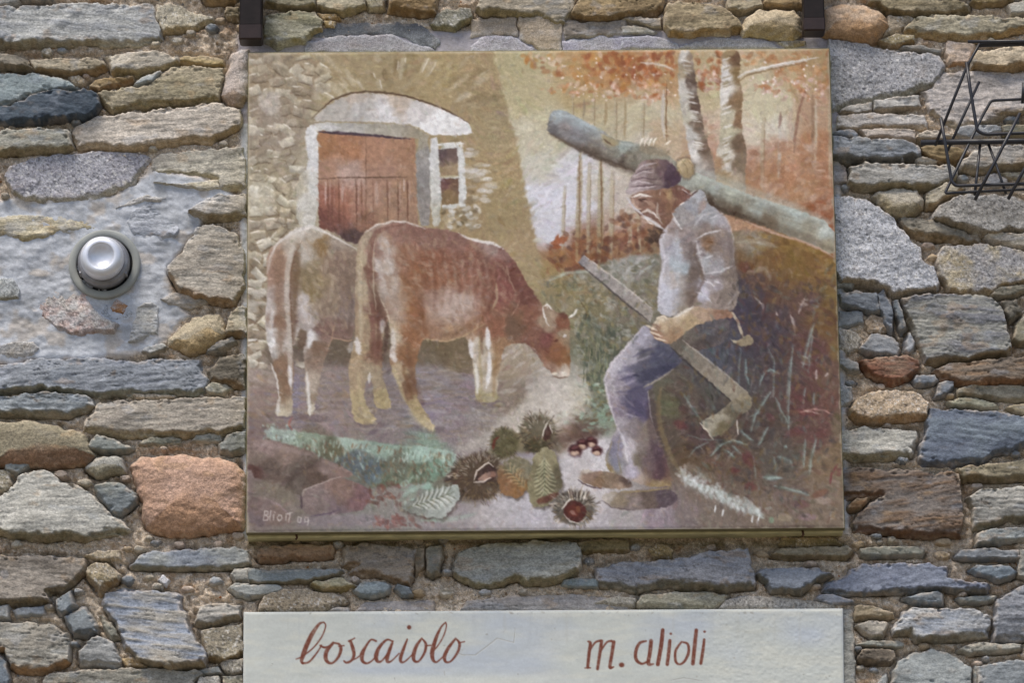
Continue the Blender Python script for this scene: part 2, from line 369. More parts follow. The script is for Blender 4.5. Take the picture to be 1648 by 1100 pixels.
R2 12 k 9d9ea2 8a8b90 - 1312,502 1390,455 1508,502 1500,560 1322,570
R2 30 g ada9a3 9c9892 7a6a48 882,790 922,742 1060,662 1250,632 1560,642 1690,702 1690,950 1540,940 1330,970 1250,960 1000,870 892,830
R2 18 s 90897b 7a7364 8a6c34 607,840 760,827 900,852 1010,902 1160,932 1280,982 1280,1040 1170,1045 990,1015 830,1005 702,960 642,900
R2 14 w b3aa98 a0978a - 1322,990 1382,947 1500,952 1690,972 1690,1095 1560,1070 1400,1040
R3 24 g b3b5bb a5a7ad a08a60 50,-325 200,-325 320,-315 420,-245 560,-145 620,-55 700,35 780,110 820,220 900,270 938,350 928,430 850,460 700,485 560,510 520,470 440,432 300,402 240,397 110,402 70,300
R3 28 g a6a3a3 b0a182 94783f 917,150 962,92 1100,77 1350,67 1560,92 1690,132 1690,390 1500,410 1400,468 1250,480 1100,490 1022,450 962,340 922,240
R3 16 s 8d8773 787260 - 1372,500 1442,432 1660,402 1660,450 1560,500 1432,525
R3 16 s 837c6d 6c6658 - 1442,560 1580,532 1630,590 1620,660 1540,708 1502,650
R3 18 s 88816a 746d58 - 1590,720 1690,640 1690,900 1600,900 1560,860
R3 30 s 908f87 74757a 8c7038 622,522 850,478 1000,473 1100,492 1300,483 1400,522 1470,612 1500,740 1538,880 1548,950 1500,994 1300,1018 1000,1040 832,1050 772,900 722,760 652,622
R3 18 k 80878f 71777f - 100,482 230,467 413,477 430,560 448,640 380,645 270,605 110,577
R3 18 k 797f88 6a7079 - 422,482 480,443 540,542 568,680 540,820 492,740 442,600
R3 18 k 798086 6a7177 - 557,542 600,533 650,642 668,770 630,810 602,740 572,620
R3 18 k 979a9e 888a8e - 267,940 342,852 420,813 560,852 618,940 590,1010 480,1000 350,990
R3 14 k a3a6ab 94979c - 652,880 700,803 738,880 720,960 680,988 652,950
R3 9 k 868c92 787e84 - 100,622 310,632 320,740 100,760
R3 9 g a39b8d 908878 - 100,782 240,792 300,852 260,950 180,990 110,962
R3 12 s 8d8d87 7c7c75 - 90,362 238,382 210,440 90,432
R3 9 g b3a08a a08a70 - 322,700 380,660 470,670 500,780 440,805 350,800
R4 24 s 7a604c 84543a 6c4428 272,112 420,82 600,72 700,72 778,112 778,200 700,240 600,300 540,310 440,270 340,202
R4 12 s 9a9c9d 868889 - 110,92 180,97 260,142 270,200 200,200 110,152
R4 26 s 8a6a48 756758 8c5c30 902,180 962,142 1300,112 1690,72 1690,300 1400,310 1150,325 1072,290 952,250
R4 16 k 838a93 747b84 - 727,270 752,227 900,222 943,265 900,300 742,305
R4 14 k 7d8289 6d7279 - 902,415 934,300 1000,278 1068,292 1060,340 1000,400
R4 18 s 918a77 7e7764 - 1087,350 1200,317 1690,312 1690,430 1500,435 1300,412 1092,405
R4 14 s a3a188 918f76 - 1012,460 1100,422 1250,417 1400,457 1438,495 1400,510 1200,495 1042,485
R4 16 s 9d9071 8a7d5f - 1482,510 1560,482 1690,462 1690,585 1580,555
R4 26 g c3ad93 b29b7d a5783c 202,520 242,432 400,362 560,352 740,372 848,460 848,580 650,595 500,615 380,625 250,600 202,560
R4 8 g 9da2a5 8c9194 - 100,312 200,332 220,440 190,480 100,490
R4 24 w b3b1a9 a3a199 84784e 100,682 300,657 520,667 768,692 758,760 708,900 560,915 300,920 100,915
R4 30 k 656e7d 77828d - 882,502 1100,503 1480,542 1690,592 1690,790 1550,860 1390,880 1290,940 1100,970 850,965 782,940 792,820 842,642
R5 20 s 90866b 7d735a 6c5c38 1082,82 1200,62 1690,-20 1690,160 1400,175 1152,170
R5 27 s 6c645f 6e5640 6a4424 120,62 400,72 760,82 900,120 1050,92 1100,132 1128,190 1130,320 1138,450 1130,640 1000,640 850,650 650,630 500,610 380,600 232,590 212,520 330,362 470,296 320,292 120,322
R5 14 s 6c5a3e 7c5a34 - 170,392 250,330 370,310 340,360 280,420 180,425
R5 26 s a3a097 92908a 6c6440 1167,322 1300,252 1430,242 1690,222 1690,500 1500,510 1370,560 1232,580 1222,480 1220,402
R5 20 s 929797 828787 - 1247,612 1300,592 1690,560 1690,660 1450,690 1252,710
R5 16 s 898a7d 78796d - 282,742 500,727 760,727 820,760 800,800 550,810 290,810
B3 16 s 928973 807760 6a5c34 992,265 1060,217 1300,212 1500,203 1543,237 1500,283 1300,270 1100,280
R5 18 k 898d91 787c80 - 1067,820 1112,752 1300,742 1610,757 1618,830 1400,830 1200,835
R6 28 k 808797 6d7486 5f6058 -36,330 0,262 160,212 200,142 300,112 420,97 700,92 870,97 1020,132 1010,210 1110,240 1358,262 1348,330 1200,330 960,320 700,330 520,340 220,345 180,355 0,342
R6 18 k 7d8892 6d7882 - 1197,160 1262,117 1400,102 1540,132 1598,180 1540,220 1440,250 1350,212
R6 18 k 858d93 767d83 - 642,390 790,347 930,332 978,360 968,430 780,440
B3 12 k 80858f 70757f - 1282,560 1312,527 1400,522 1530,560 1538,580 1400,590
R6 14 k 8e928f 7d817e - 1087,390 1200,377 1418,372 1400,410 1260,430 1130,420
R6 16 s a29273 8f7f62 - 232,460 300,442 560,512 568,540 400,560 232,570
R6 18 s aba397 98917f - 242,620 300,592 480,582 518,600 508,650 470,720 390,725 310,680
R6 30 s 8e949e a6a6a5 7a7050 547,640 612,580 642,502 720,473 900,468 1100,473 1240,473 1388,540 1388,620 1340,710 1200,725 1000,740 750,745 702,680 562,690
R6 22 s 8a8d93 7c7f86 - 1387,740 1402,560 1432,392 1600,312 1690,242 1690,740 1480,745
R6 14 s 92928d 82827d - 1602,200 1622,0 1690,-10 1690,228
R6 12 s 969790 86877f - 247,780 350,752 600,752 648,770 638,800 450,800
R6 18 s 726656 62574a - 257,900 292,822 400,812 560,832 578,890 530,940 300,930
R6 16 s 9a988d 88867b - 1092,830 1150,792 1300,762 1630,782 1620,820 1450,840 1200,850
R6 28 k 929797 838888 - 540,1140 552,1000 602,902 720,862 900,803 1050,852 1150,920 1218,970 1210,1080 1202,1140
R6 24 k 898f93 7a8084 - 1267,960 1450,912 1690,912 1690,1140 1270,1140
R6 10 k 7d8283 6e7374 - 1222,1140 1240,953 1263,962 1260,1140
R6 12 k 979b9b 888c8c - 400,1140 460,1042 500,1013 510,1060 500,1140
R6 10 w 90908a 7d7d78 - 120,490 220,492 250,1140 120,1140
R6 12 s 8f8a80 7c776c - 1100,1140 1120,1090 1200,1085 1205,1140
B1 14 s a38260 907254 845c38 217,340 232,272 330,252 600,232 830,242 820,330 640,340 500,340 420,364 240,364
B1 20 s 9d9081 8a7f72 80602f 912,340 922,232 1100,222 1500,270 1478,400 1470,500 1440,556 1300,515 1190,478 1060,485 960,450 1040,410 902,402
B1 18 k 899091 7a8182 7a6c40 12,460 60,432 180,427 300,442 500,432 700,432 830,427 900,442 850,490 650,525 400,540 200,545 50,535
B1 12 s 7d7361 6a604f - 1482,300 1520,262 1568,272 1560,420 1500,490
B2 16 s 8d8a7d 7a776a - 22,280 60,252 150,242 150,340 130,460 80,490 40,470
B1 16 k a3a6a3 939692 - 2,590 50,562 200,552 400,557 423,590 390,620 250,640 170,660 70,640
B1 16 w aba389 97906f 8f7c40 652,550 720,532 900,497 950,535 1008,570 900,600 750,605
B1 16 k 8d989d 7d888d - 982,600 1070,523 1250,533 1298,570 1270,625 1150,655 1060,650
B1 14 k 7a8286 6b7377 - 1322,590 1350,553 1450,576 1473,640 1380,640
B1 16 g a89982 978870 - 242,740 282,642 430,602 600,592 800,622 930,652 938,690 820,730 750,775 242,775
B1 8 k a9a7a5 999795 - 792,772 850,742 950,747 960,778
B1 6 s a39d9b 948e8c - 1002,775 1062,722 1102,702 1640,692 1640,775
B2 26 w 9d9d95 8b8b84 7a7040 247,400 282,312 380,243 600,218 900,203 1240,212 1268,330 1258,450 1180,500 1000,545 850,545 750,502 650,550 500,568 400,555 280,490 242,450
B2 12 k 828d8f 747f81 - 1117,560 1132,513 1280,503 1418,517 1413,580 1250,580
B3 28 s 96989f 85878e 66603c -172,430 -165,352 0,303 350,293 500,253 850,218 860,320 890,400 885,475 700,490 500,485 420,462 250,467 100,500 -20,472 -150,462
B2 12 s 8d7f58 7a6d48 6a5a2c 1262,290 1252,222 1400,203 1660,203 1660,290 1450,300 1300,302
B3 10 g 9c8658 8a7448 - 177,230 240,198 300,198 343,235 330,280 220,280
B3 28 k 848b96 757c87 5f5c48 892,390 960,342 1290,342 1408,410 1300,430 1260,470 1190,520 1100,510 1000,510 960,442
B3 14 w aba692 97927c - 102,580 140,532 350,512 600,512 708,532 690,570 600,617 400,612 112,602
B3 10 g a39d8f 918b7c - -20,540 98,560 80,602 -30,602 -180,582
B3 7 g b3aca2 a39c92 - 652,612 702,562 800,532 1000,542 1280,572 1420,602 1400,618
B2 6 s 9f9b99 908c8a - 302,770 352,692 700,652 1200,642 1640,682 1650,765
B3 8 g a38d5f 907c50 - 1042,200 1062,152 1400,143 1460,190 1300,205
"""
def parse_stones():
    out = []
    for ln in STONES.strip().splitlines():
        f = ln.split()
        x0, y0, k = TILES[f[0]]
        pts = [(x0 + float(a) / k, y0 + float(b) / k) for a, b in (q.split(',') for q in f[6:])]
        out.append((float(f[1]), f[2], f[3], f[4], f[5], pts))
    return out
# ------------------------------------------------------------------ ground in front of the wall and the wall's core
def box_obj(name, lo, hi, mat, parent=None, kind=None):
    x0, y0, z0 = lo; x1, y1, z1 = hi
    v = [(x0, y0, z0), (x1, y0, z0), (x1, y1, z0), (x0, y1, z0), (x0, y0, z1), (x1, y0, z1), (x1, y1, z1), (x0, y1, z1)]
    f = [[3, 2, 1, 0], [4, 5, 6, 7], [0, 1, 5, 4], [1, 2, 6, 5], [2, 3, 7, 6], [3, 0, 4, 7]]
    return np_mesh(name, v, f, mat, None, parent, False, kind)

M_GROUND = plain('ground_gravel', (0.19, 0.165, 0.125), 0.95, spec=0.1, noise=(3, 0.25), bump=(40, 0.5, 0.01))
M_CORE = plain('wall_core', (0.34, 0.29, 0.23), 0.95, spec=0.1, noise=(8, 0.25), bump=(60, 0.9, 0.02))
gx, gy = np.meshgrid(np.linspace(-60, 60, 13), np.linspace(-80, 6, 13))
used, gf = grid_faces(np.ones(gx.shape, bool))
np_mesh('ground', np.stack([gx.ravel(), gy.ravel(), 0 * gx.ravel()], 1), gf[:, ::-1], M_GROUND, kind='structure')

wall = empty('stone_wall', (0, 0, 0), 'rough rubble stone wall in sandy mortar behind the painted panel', 'wall')
box_obj('wall_core', (-3.2, 0.022, 0.0), (3.2, 0.5, 5.6), M_CORE, wall)

STN = parse_stones()
PANEL = np.array([(400, 85), (1334, 78), (1359, 850), (397, 858)], float)      # outline in the photograph
SIGN = np.array([(393, 987), (1356, 981), (1358, 1130), (392, 1130)], float)
CEMENT = [[(-60, 318), (90, 326), (200, 313), (242, 272), (330, 288), (386, 318), (330, 345), (302, 392), (268, 430), (272, 478), (300, 506),
           (272, 548), (215, 575), (130, 578), (60, 580), (-60, 592)],
          [(384, 60), (480, 62), (700, 50), (1000, 48), (1345, 60), (1352, 95), (384, 95)],
          [(387, 82), (402, 82), (400, 868), (391, 868)],
          [(1333, 75), (1348, 75), (1362, 700), (1366, 860), (1357, 860)]]
def cement_weight(u, v):
    n1 = fbm(u / 22, v / 22, 91, 3) * 9
    w = np.zeros_like(u)
    for k, pl in enumerate(CEMENT):
        ok = (u > min(p[0] for p in pl) - 20) & (u < max(p[0] for p in pl) + 20) & (v > min(p[1] for p in pl) - 20) & (v < max(p[1] for p in pl) + 20)
        if ok.any():
            d, _ = poly_sdf(u[ok] + n1[ok] * (1 if k < 2 else 0.3), v[ok] + n1[ok] * 0.6, pl)
            w[ok] = np.maximum(w[ok], sstep(-7, 6, d))
    return w
C_CEM = hexlin('babec5'); C_CEM2 = hexlin('999ca1'); C_MOR = hexlin('d6c4ae'); C_MOR2 = hexlin('b4a08a'); C_MOR3 = hexlin('e4d9ca')

def mortar_color(u, v, cw):
    n1 = (fbm(u / 60, v / 60, 21, 3) + 0.25)[:, None]; n2 = fbm(u / 9, v / 9, 22, 3)[:, None]; n3 = fbm(u / 3.2, v / 3.2, 23, 2)[:, None]
    c = C_MOR + (C_MOR2 - C_MOR) * np.clip(n1 * 0.9 + n2 * 0.8, 0, 1)
    c = c + (C_MOR3 - c) * np.clip(n3 * 1.4 - 0.1, 0, 0.8)
    c = c * (1 + 0.22 * n3)
    # ochre and rusty patches of sandy mix
    c = c + (hexlin('a97c4a') - c) * np.clip(fbm(u / 34, v / 22, 26, 3)[:, None] * 2.2 - 0.75, 0, 0.4)
    ce = C_CEM + (C_CEM2 - C_CEM) * np.clip(fbm(u / 26, v / 14, 24, 3)[:, None] * 1.6, 0, 1)
    ce = ce + (hexlin('b3a593') - ce) * np.clip(fbm(u / 30, v / 22, 27, 3)[:, None] * 2.4 - 0.5, 0, 0.5)
    ce = ce * (1 + 0.08 * n3 + 0.08 * n2)
    lav = sstep(0, 1, (v < 200) * 1.0)[:, None]
    ce = ce + (hexlin('9f9ba2') - ce) * lav
    c = c + (ce - c) * cw[:, None]
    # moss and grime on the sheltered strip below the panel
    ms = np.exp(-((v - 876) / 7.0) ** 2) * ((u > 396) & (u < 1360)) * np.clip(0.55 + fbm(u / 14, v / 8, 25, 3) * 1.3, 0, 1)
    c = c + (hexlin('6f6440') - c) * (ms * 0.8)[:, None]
    return np.clip(c, 0.01, 1)

# mortar bed: one displaced sheet round the panel
ST = 2.6
uu = np.arange(-150, 1800, ST); vv = np.arange(-130, 1232, ST)
U, V = np.meshgrid(uu, vv)
near = np.full(U.shape, 99.0); below = np.zeros(U.shape)
for (t, kd, ca, cb, cs, pts) in STN:
    a = np.array(pts); pad = 16
    i0 = max(int((a[:, 0].min() - pad - uu[0]) / ST), 0); i1 = min(int((a[:, 0].max() + pad - uu[0]) / ST) + 2, len(uu))
    j0 = max(int((a[:, 1].min() - pad - vv[0]) / ST), 0); j1 = min(int((a[:, 1].max() + pad - vv[0]) / ST) + 2, len(vv))
    if i1 <= i0 or j1 <= j0: continue
    d, ny = poly_sdf(U[j0:j1, i0:i1], V[j0:j1, i0:i1], pts)
    dd = -d if t > 13 else np.full(d.shape, 50.0)
    sub = near[j0:j1, i0:i1]; sb = below[j0:j1, i0:i1]
    w = dd < sub
    near[j0:j1, i0:i1] = np.where(w, dd, sub); below[j0:j1, i0:i1] = np.where(w, np.clip(ny, -0.3, 1), sb)
u = U.ravel(); v = V.ravel()
cw = cement_weight(u, v)
nr = np.maximum(near.ravel(), 0); bl = below.ravel()
H = -1.5 + 4.5 * fbm(u / 45, v / 30, 11, 3) + 6.0 * fbm(u / 9, v / 7, 12, 3) + 3.6 * fbm(u / 4.0, v / 4.0, 13, 2)
H -= (18.0 * np.clip(bl, 0, 1) + 8.0) * np.clip(0.75 + 0.9 * fbm(u / 30, v / 30, 17, 2), 0.15, 1) * np.exp(-(np.maximum(nr - 3.4, 0) / 2.2) ** 1.6)
Hc = 2.2 + 3.4 * fbm(u / 40, v / 26, 14, 3) + 1.6 * fbm(u / 12, v / 6, 15, 3) + 0.5 * fbm(u / 3, v / 3, 16, 2)
H = H + (Hc - H) * cw
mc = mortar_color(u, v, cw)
pd, _ = poly_sdf(u, v, PANEL); sg, _ = poly_sdf(u, v, SIGN)
mask = ((pd < 14) & (sg < 14)).reshape(U.shape)
used, f = grid_faces(mask)
H = np.maximum(H, -16.5)
pos = P(u, v, 0.0); pos[:, 1] = -H * S
sel = used.ravel()
fc = cw[sel][f].mean(1) > 0.5
def part_of(name, ff, mat):
    k = np.unique(ff); mp = np.zeros(len(pos[sel]), int); mp[k] = np.arange(len(k))
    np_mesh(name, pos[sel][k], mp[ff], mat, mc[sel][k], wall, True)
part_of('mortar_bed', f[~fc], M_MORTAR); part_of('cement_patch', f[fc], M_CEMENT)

# grit: pebbles pressed into the joints, too many and too small to pick apart
def grit():
    rs = np.random.RandomState(5); V_, F_, C_ = [], [], []
    n = 0
    base = np.array([(0, 0, 1), (1, 0, 0.1), (0.5, 0.87, 0.1), (-0.5, 0.87, 0.1), (-1, 0, 0.1), (-0.5, -0.87, 0.1), (0.5, -0.87, 0.1)])
    for _ in range(9000):
        j = rs.randint(0, U.shape[0]); i = rs.randint(0, U.shape[1])
        if near[j, i] < 3 or not mask[j, i]: continue
        k = j * U.shape[1] + i
        if cw[k] > 0.3 or pd[k] > -6 or sg[k] > -6: continue
        r = 1.0 + 2.6 * rs.rand() ** 2.5
        b = base * np.array([r, r * (0.6 + 0.5 * rs.rand()), r * 0.9]) * (0.8 + 0.4 * rs.rand(7, 1))
        a = rs.rand() * 6.28; ca, sa = math.cos(a), math.sin(a)
        x = b[:, 0] * ca - b[:, 1] * sa; y = b[:, 0] * sa + b[:, 1] * ca
        p = P(u[k] + x, v[k] + y, 0.0); p[:, 1] = -(H[k] - 0.6 + b[:, 2] * 0.9) * S
        V_.append(p)
        for q in range(6): F_.append((n, n + 1 + (q + 1) % 6, n + 1 + q))
        n += 7
        c = [hexlin('b8ab98'), hexlin('a08a70'), hexlin('8d8c8a'), hexlin('c8c0b4'), hexlin('a9744a')][rs.choice(5, p=[.35, .3, .12, .15, .08])]
        C_.append(np.repeat((c * (0.8 + 0.4 * rs.rand()))[None], 7, 0))
    np_mesh('mortar_grit', np.concatenate(V_), np.array(F_), M_MORTAR, np.concatenate(C_), wall, True, kind='stuff')
grit()

def stone_data(spec, step, seed):
    t, kd, ca, cb, cs, pts = spec
    a = np.array(pts); t = t * 0.82
    us = np.arange(a[:, 0].min() - 8, a[:, 0].max() + 8 + step, step); vs_ = np.arange(a[:, 1].min() - 8, a[:, 1].max() + 8 + step, step)
    Uo, Vo = np.meshgrid(us, vs_)
    x = Uo.ravel(); y = Vo.ravel(); rs = np.random.RandomState(seed)
    size = min(np.ptp(a[:, 0]), np.ptp(a[:, 1]))
    j = min(3.0, 0.06 * size + 0.6)
    xx = x + j * fbm(x / 13, y / 13, seed + 1, 3) * 1.5; yy = y + j * fbm(x / 13, y / 13, seed + 5, 3) * 1.5
    sd, ny = poly_sdf(xx, yy, pts)
    sd = sd + 1.3
    wsc = min(1.0, size / 45)
    if kd == 'r': wt, ws, wb_ = 0.34 * size, 0.3 * size, 0.42 * size
    elif kd == 'f': wt, ws, wb_ = 5, 4, 5
    elif kd == 'k': wt, ws, wb_ = 2.2, 2.2, 5.5 * wsc + 0.8
    else: wt, ws, wb_ = 1.3 * wsc + 0.5, 1.6 * wsc + 0.6, 7 * wsc + 1.2
    jag = fbm(x / 34, y / 16, seed + 9, 4, 0.6)
    bw = np.where(ny > 0, ws + (wb_ - ws) * ny ** 1.5, ws + (wt - ws) * (-ny)) * (np.clip(1 + 0.8 * jag, 0.35, 1.8))
    s = np.clip(sd / np.maximum(bw, 0.8), 0, 1)
    prof = np.sqrt(np.maximum(1 - (1 - s) ** 2, 0)) if kd in 'rf' else (s - 0.12 * s ** 6) / 0.88
    if kd == 'r': prof = prof * 0.8 + 0.2 * np.sqrt(np.maximum(1 - (1 - np.clip(sd / (0.5 * size), 0, 1)) ** 2, 0))
    h = t * prof
    # face relief
    ang = rs.uniform(-0.14, 0.14) + (0.02 if kd != 'f' else 0)
    ux = x * math.cos(ang) + y * math.sin(ang); vy = -x * math.sin(ang) + y * math.cos(ang)
    cx, cy = a.mean(0)
    tilt = (rs.uniform(-0.1, 0.1) * (x - cx) + rs.uniform(-0.04, 0.10) * (y - cy)) * (0.6 if kd != 'f' else 0.1)
    tilt = np.clip(tilt, -0.3 * t, 0.25 * t)
    low = fbm(x / 48, y / 30, seed + 11, 3); mid = fbm(x / 11, y / 9, seed + 15, 3); fine = fbm(x / 3.6, y / 3.2, seed + 19, 2)
    bed = fbm(ux / 42, vy / 5.2, seed + 23, 3); bed2 = fbm(ux / 16, vy / 2.4, seed + 27, 2)
    fac = np.full(x.shape, 9.0)
    for q in range(3 + int(np.ptp(a[:, 0]) / 45)):
        qx = rs.uniform(a[:, 0].min(), a[:, 0].max()); qy = rs.uniform(a[:, 1].min(), a[:, 1].max())
        fac = np.minimum(fac, rs.uniform(0, 4.5) + rs.uniform(-.16, .16) * (x - qx) + rs.uniform(-.12, .22) * (y - qy) + 1.2 * low + 0.5 * mid)
    fac = np.clip(fac, -0.45 * t, 4.5)
    terr = np.floor((low * 1.6 + bed * 0.9) * 3.2) / 3.2
    amp = {'s': (0.9, 0.45, 0.4, 0.6, 0.4, 1.2), 'w': (0.9, 0.4, 0.35, 0.5, 0.45, 0.7), 'g': (1.4, 0.9, 0.8, 0.1, 0.1, 0.4),
           'r': (2.0, 0.6, 0.45, 0.1, 0.1, 0.3), 'k': (0.8, 0.35, 0.3, 0.3, 0.2, 0.7), 'f': (0.8, 0.7, 0.35, 0.4, 0.3, 0.0)}[kd]
    g = sstep(0.0, 0.7, s)
    h = h + g * (tilt + amp[0] * low + amp[1] * mid + amp[2] * fine + amp[3] * bed + amp[4] * bed2 + amp[5] * terr + (0.9 * fac if kd in 'swgk' else 0.35 * fac)) * min(1, 0.35 + size / 70)
    # notches broken out of the edge
    nt_ = np.clip(fbm(x / 9, y / 6, seed + 31, 2) - 0.25, 0, 1) * (1 - sstep(2, 15, sd))
    if kd in 'swk': h = h - nt_ * 0.6 * t
    h = np.where(sd < 0, sd * 4.0, h)
    # colour: two tones in bands or clouds, speckle, weathered lower edge
    A = hexlin(ca); B = hexlin(cb)
    if kd in 'sw': mk = np.clip(0.5 + 1.5 * low * 0.7 + bed * 1.1, 0, 1)
    elif kd == 'k': mk = np.clip(0.45 + 1.5 * low + bed * 0.5, 0, 1)
    else: mk = np.clip(0.45 + 1.2 * low + 0.9 * mid, 0, 1)
    c = A + (B - A) * mk[:, None]
    hf = (vnoise(x / 1.9, y / 1.9, seed + 40) + 0.5 * vnoise(x / 4.2, y / 3.4, seed + 42)); st = fbm(ux / 22, vy / 1.9, seed + 41, 2)
    wob = {'s': (0.15, 0.11, 0.17), 'w': (0.15, 0.13, 0.13), 'g': (0.24, 0.03, 0.16), 'r': (0.19, 0.03, 0.16), 'k': (0.11, 0.06, 0.12), 'f': (0.06, 0.03, 0.08)}[kd]
    c = c * (1 + wob[0] * hf + wob[1] * st + wob[2] * mid)[:, None]
    if kd == 'g':
        sp = sstep(0.42, 0.62, vnoise(x / 2.6, y / 2.4, seed + 44)); c = c * (1 - 0.5 * sp)[:, None]
        sp = sstep(0.5, 0.7, vnoise(x / 2.6 + 40, y / 2.4, seed + 45)); c = c + (hexlin('d8d6d2') - c) * (0.5 * sp)[:, None]
    # hue drift: ochre iron bloom and bluish-grey patches
    io = np.clip(fbm(x / 26, y / 15, seed + 50, 3) * 1.8 - 0.65, 0, 0.35) * (0.8 if kd in 'swr' else 0.2)
    c = c + (hexlin('a5814f') - c) * io[:, None]
    bg = np.clip(fbm(x / 30, y / 16, seed + 53, 3) * 1.8 - 0.65, 0, 0.3) * (0.9 if kd in 'swk' else 0.2)
    c = c + (hexlin('8a93a0') - c) * bg[:, None]
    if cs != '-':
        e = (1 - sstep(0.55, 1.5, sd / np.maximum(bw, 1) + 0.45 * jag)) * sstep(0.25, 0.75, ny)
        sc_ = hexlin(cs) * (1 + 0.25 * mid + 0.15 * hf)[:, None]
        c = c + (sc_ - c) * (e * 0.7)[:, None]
    gr = c.mean(-1, keepdims=True); c = (gr + (c - gr) * np.where(c[:, :1] > c[:, 2:] * 1.15, 0.78, 0.95)) * {'k': 1.0, 's': 1.06, 'f': 1.1}.get(kd, 1.14)
    # cracks in layered stone
    if kd in 's':
        ck = np.exp(-(np.abs(bed + 0.1) / 0.025) ** 2) * sstep(0.05, 0.4, low + 0.15)
        h = h - 2.2 * ck * g; c = c * (1 - 0.35 * ck)[:, None]
    # mortar dust and smears at the rim
    du = np.clip((1 - sstep(-1, 6, sd + 5 * fbm(x / 8, y / 8, seed + 60, 3) * 1.4)) - 0.3 * (ny > 0.2), 0, 1) * 0.32
    cwt = cement_weight(x, y)
    dust = C_MOR + (C_CEM - C_MOR) * cwt[:, None]
    c = c + (dust - c) * du[:, None]
    sm = cwt * np.clip(0.35 + fbm(x / 17, y / 9, seed + 63, 3) * 1.5, 0, 1) * (0.4 if kd != 'f' else 0.3)
    c = c + (C_CEM - c) * sm[:, None]
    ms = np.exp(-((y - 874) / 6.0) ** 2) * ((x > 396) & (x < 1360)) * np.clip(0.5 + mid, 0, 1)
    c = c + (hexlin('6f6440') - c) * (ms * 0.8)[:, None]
    p = P(x, y, 0.7 * t); p[:, 1] = -h * S
    pdn, _ = poly_sdf(x, y, PANEL)
    keep = (sd > -3.6) & (pdn < 10)
    used, f = grid_faces(keep.reshape(Uo.shape))
    sel = used.ravel()
    return p[sel], f, np.clip(c, 0.008, 1)[sel]

# small chinking stones where the joints are wide
def fillers():
    na = np.full(U.shape, 60.0); rs = np.random.RandomState(21); out = []
    for sp in STN:
        a = np.array(sp[5]); pad = 26
        i0 = max(int((a[:, 0].min() - pad - uu[0]) / ST), 0); i1 = min(int((a[:, 0].max() + pad - uu[0]) / ST) + 2, len(uu))
        j0 = max(int((a[:, 1].min() - pad - vv[0]) / ST), 0); j1 = min(int((a[:, 1].max() + pad - vv[0]) / ST) + 2, len(vv))
        if i1 <= i0 or j1 <= j0: continue
        d, _ = poly_sdf(U[j0:j1, i0:i1], V[j0:j1, i0:i1], sp[5])
        na[j0:j1, i0:i1] = np.minimum(na[j0:j1, i0:i1], -d)
    na = np.minimum(na, np.minimum(-pd, -sg).reshape(U.shape) - 3)
    na[(cw.reshape(U.shape) > 0.25) | (U < 4) | (U > PW - 4) | (V < 4) | (V > PH - 4)] = -1
    while len(out) < 300 - len(STN):
        ok = np.argwhere(na > 4.5)
        if len(ok) == 0: break
        j, i = ok[rs.randint(len(ok))]
        r = min(na[j, i] + 0.5, rs.uniform(5, 11)); x, y = U[j, i], V[j, i]
        ex = rs.uniform(1.0, 1.6); n = 7; a0 = rs.rand() * 6
        pts = [(x + r * ex * math.cos(a0 + 6.283 * q / n) * rs.uniform(.75, 1.05), y + r * 0.72 * math.sin(a0 + 6.283 * q / n) * rs.uniform(.75, 1.05)) for q in range(n)]
        tn = [('a39b8c', '8b8579'), ('969a9e', '83878b'), ('b0a898', '9c937f'), ('7e858c', '6f757b'), ('b09a7a', '957f5c'), ('b5a595', 'a08a78')][rs.randint(6)]
        out.append((rs.uniform(7, 14), 'gksr'[rs.randint(4)], tn[0], tn[1], '-', pts))
        na = np.minimum(na, np.hypot((U - x) / ex, V - y) - r)
    return out
STN += fillers()

SPECIAL = {'b8937c': 'orange granite block with a rounded face', '47535f': 'dark navy slate slab', '656e7d': 'smooth blue slate slab',
           'b3b5bb': 'pale speckled granite boulder', 'bb976e': 'rounded orange stone', '8d9299': 'grey slate with a dark broken underside',
           '938769': 'brown stone with rusty red staining', '84634a': 'reddish brown stone', 'b79c95': 'pinkish quartz stone set in cement',
           'b3b1a9': 'white quartz block', '908f87': 'ribbed grey block of layered stone', 'c3ad93': 'sandy pink granular stone'}
for i, spec in enumerate(STN):
    w_, h_ = np.ptp(np.array(spec[5]), 0)
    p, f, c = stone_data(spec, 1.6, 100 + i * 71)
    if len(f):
        np_mesh('stone', p, f, {'s': M_SLATE, 'k': M_SLATE, 'w': M_GNEISS}.get(spec[1], M_STONE), c, wall, True, label=SPECIAL.get(spec[2]))

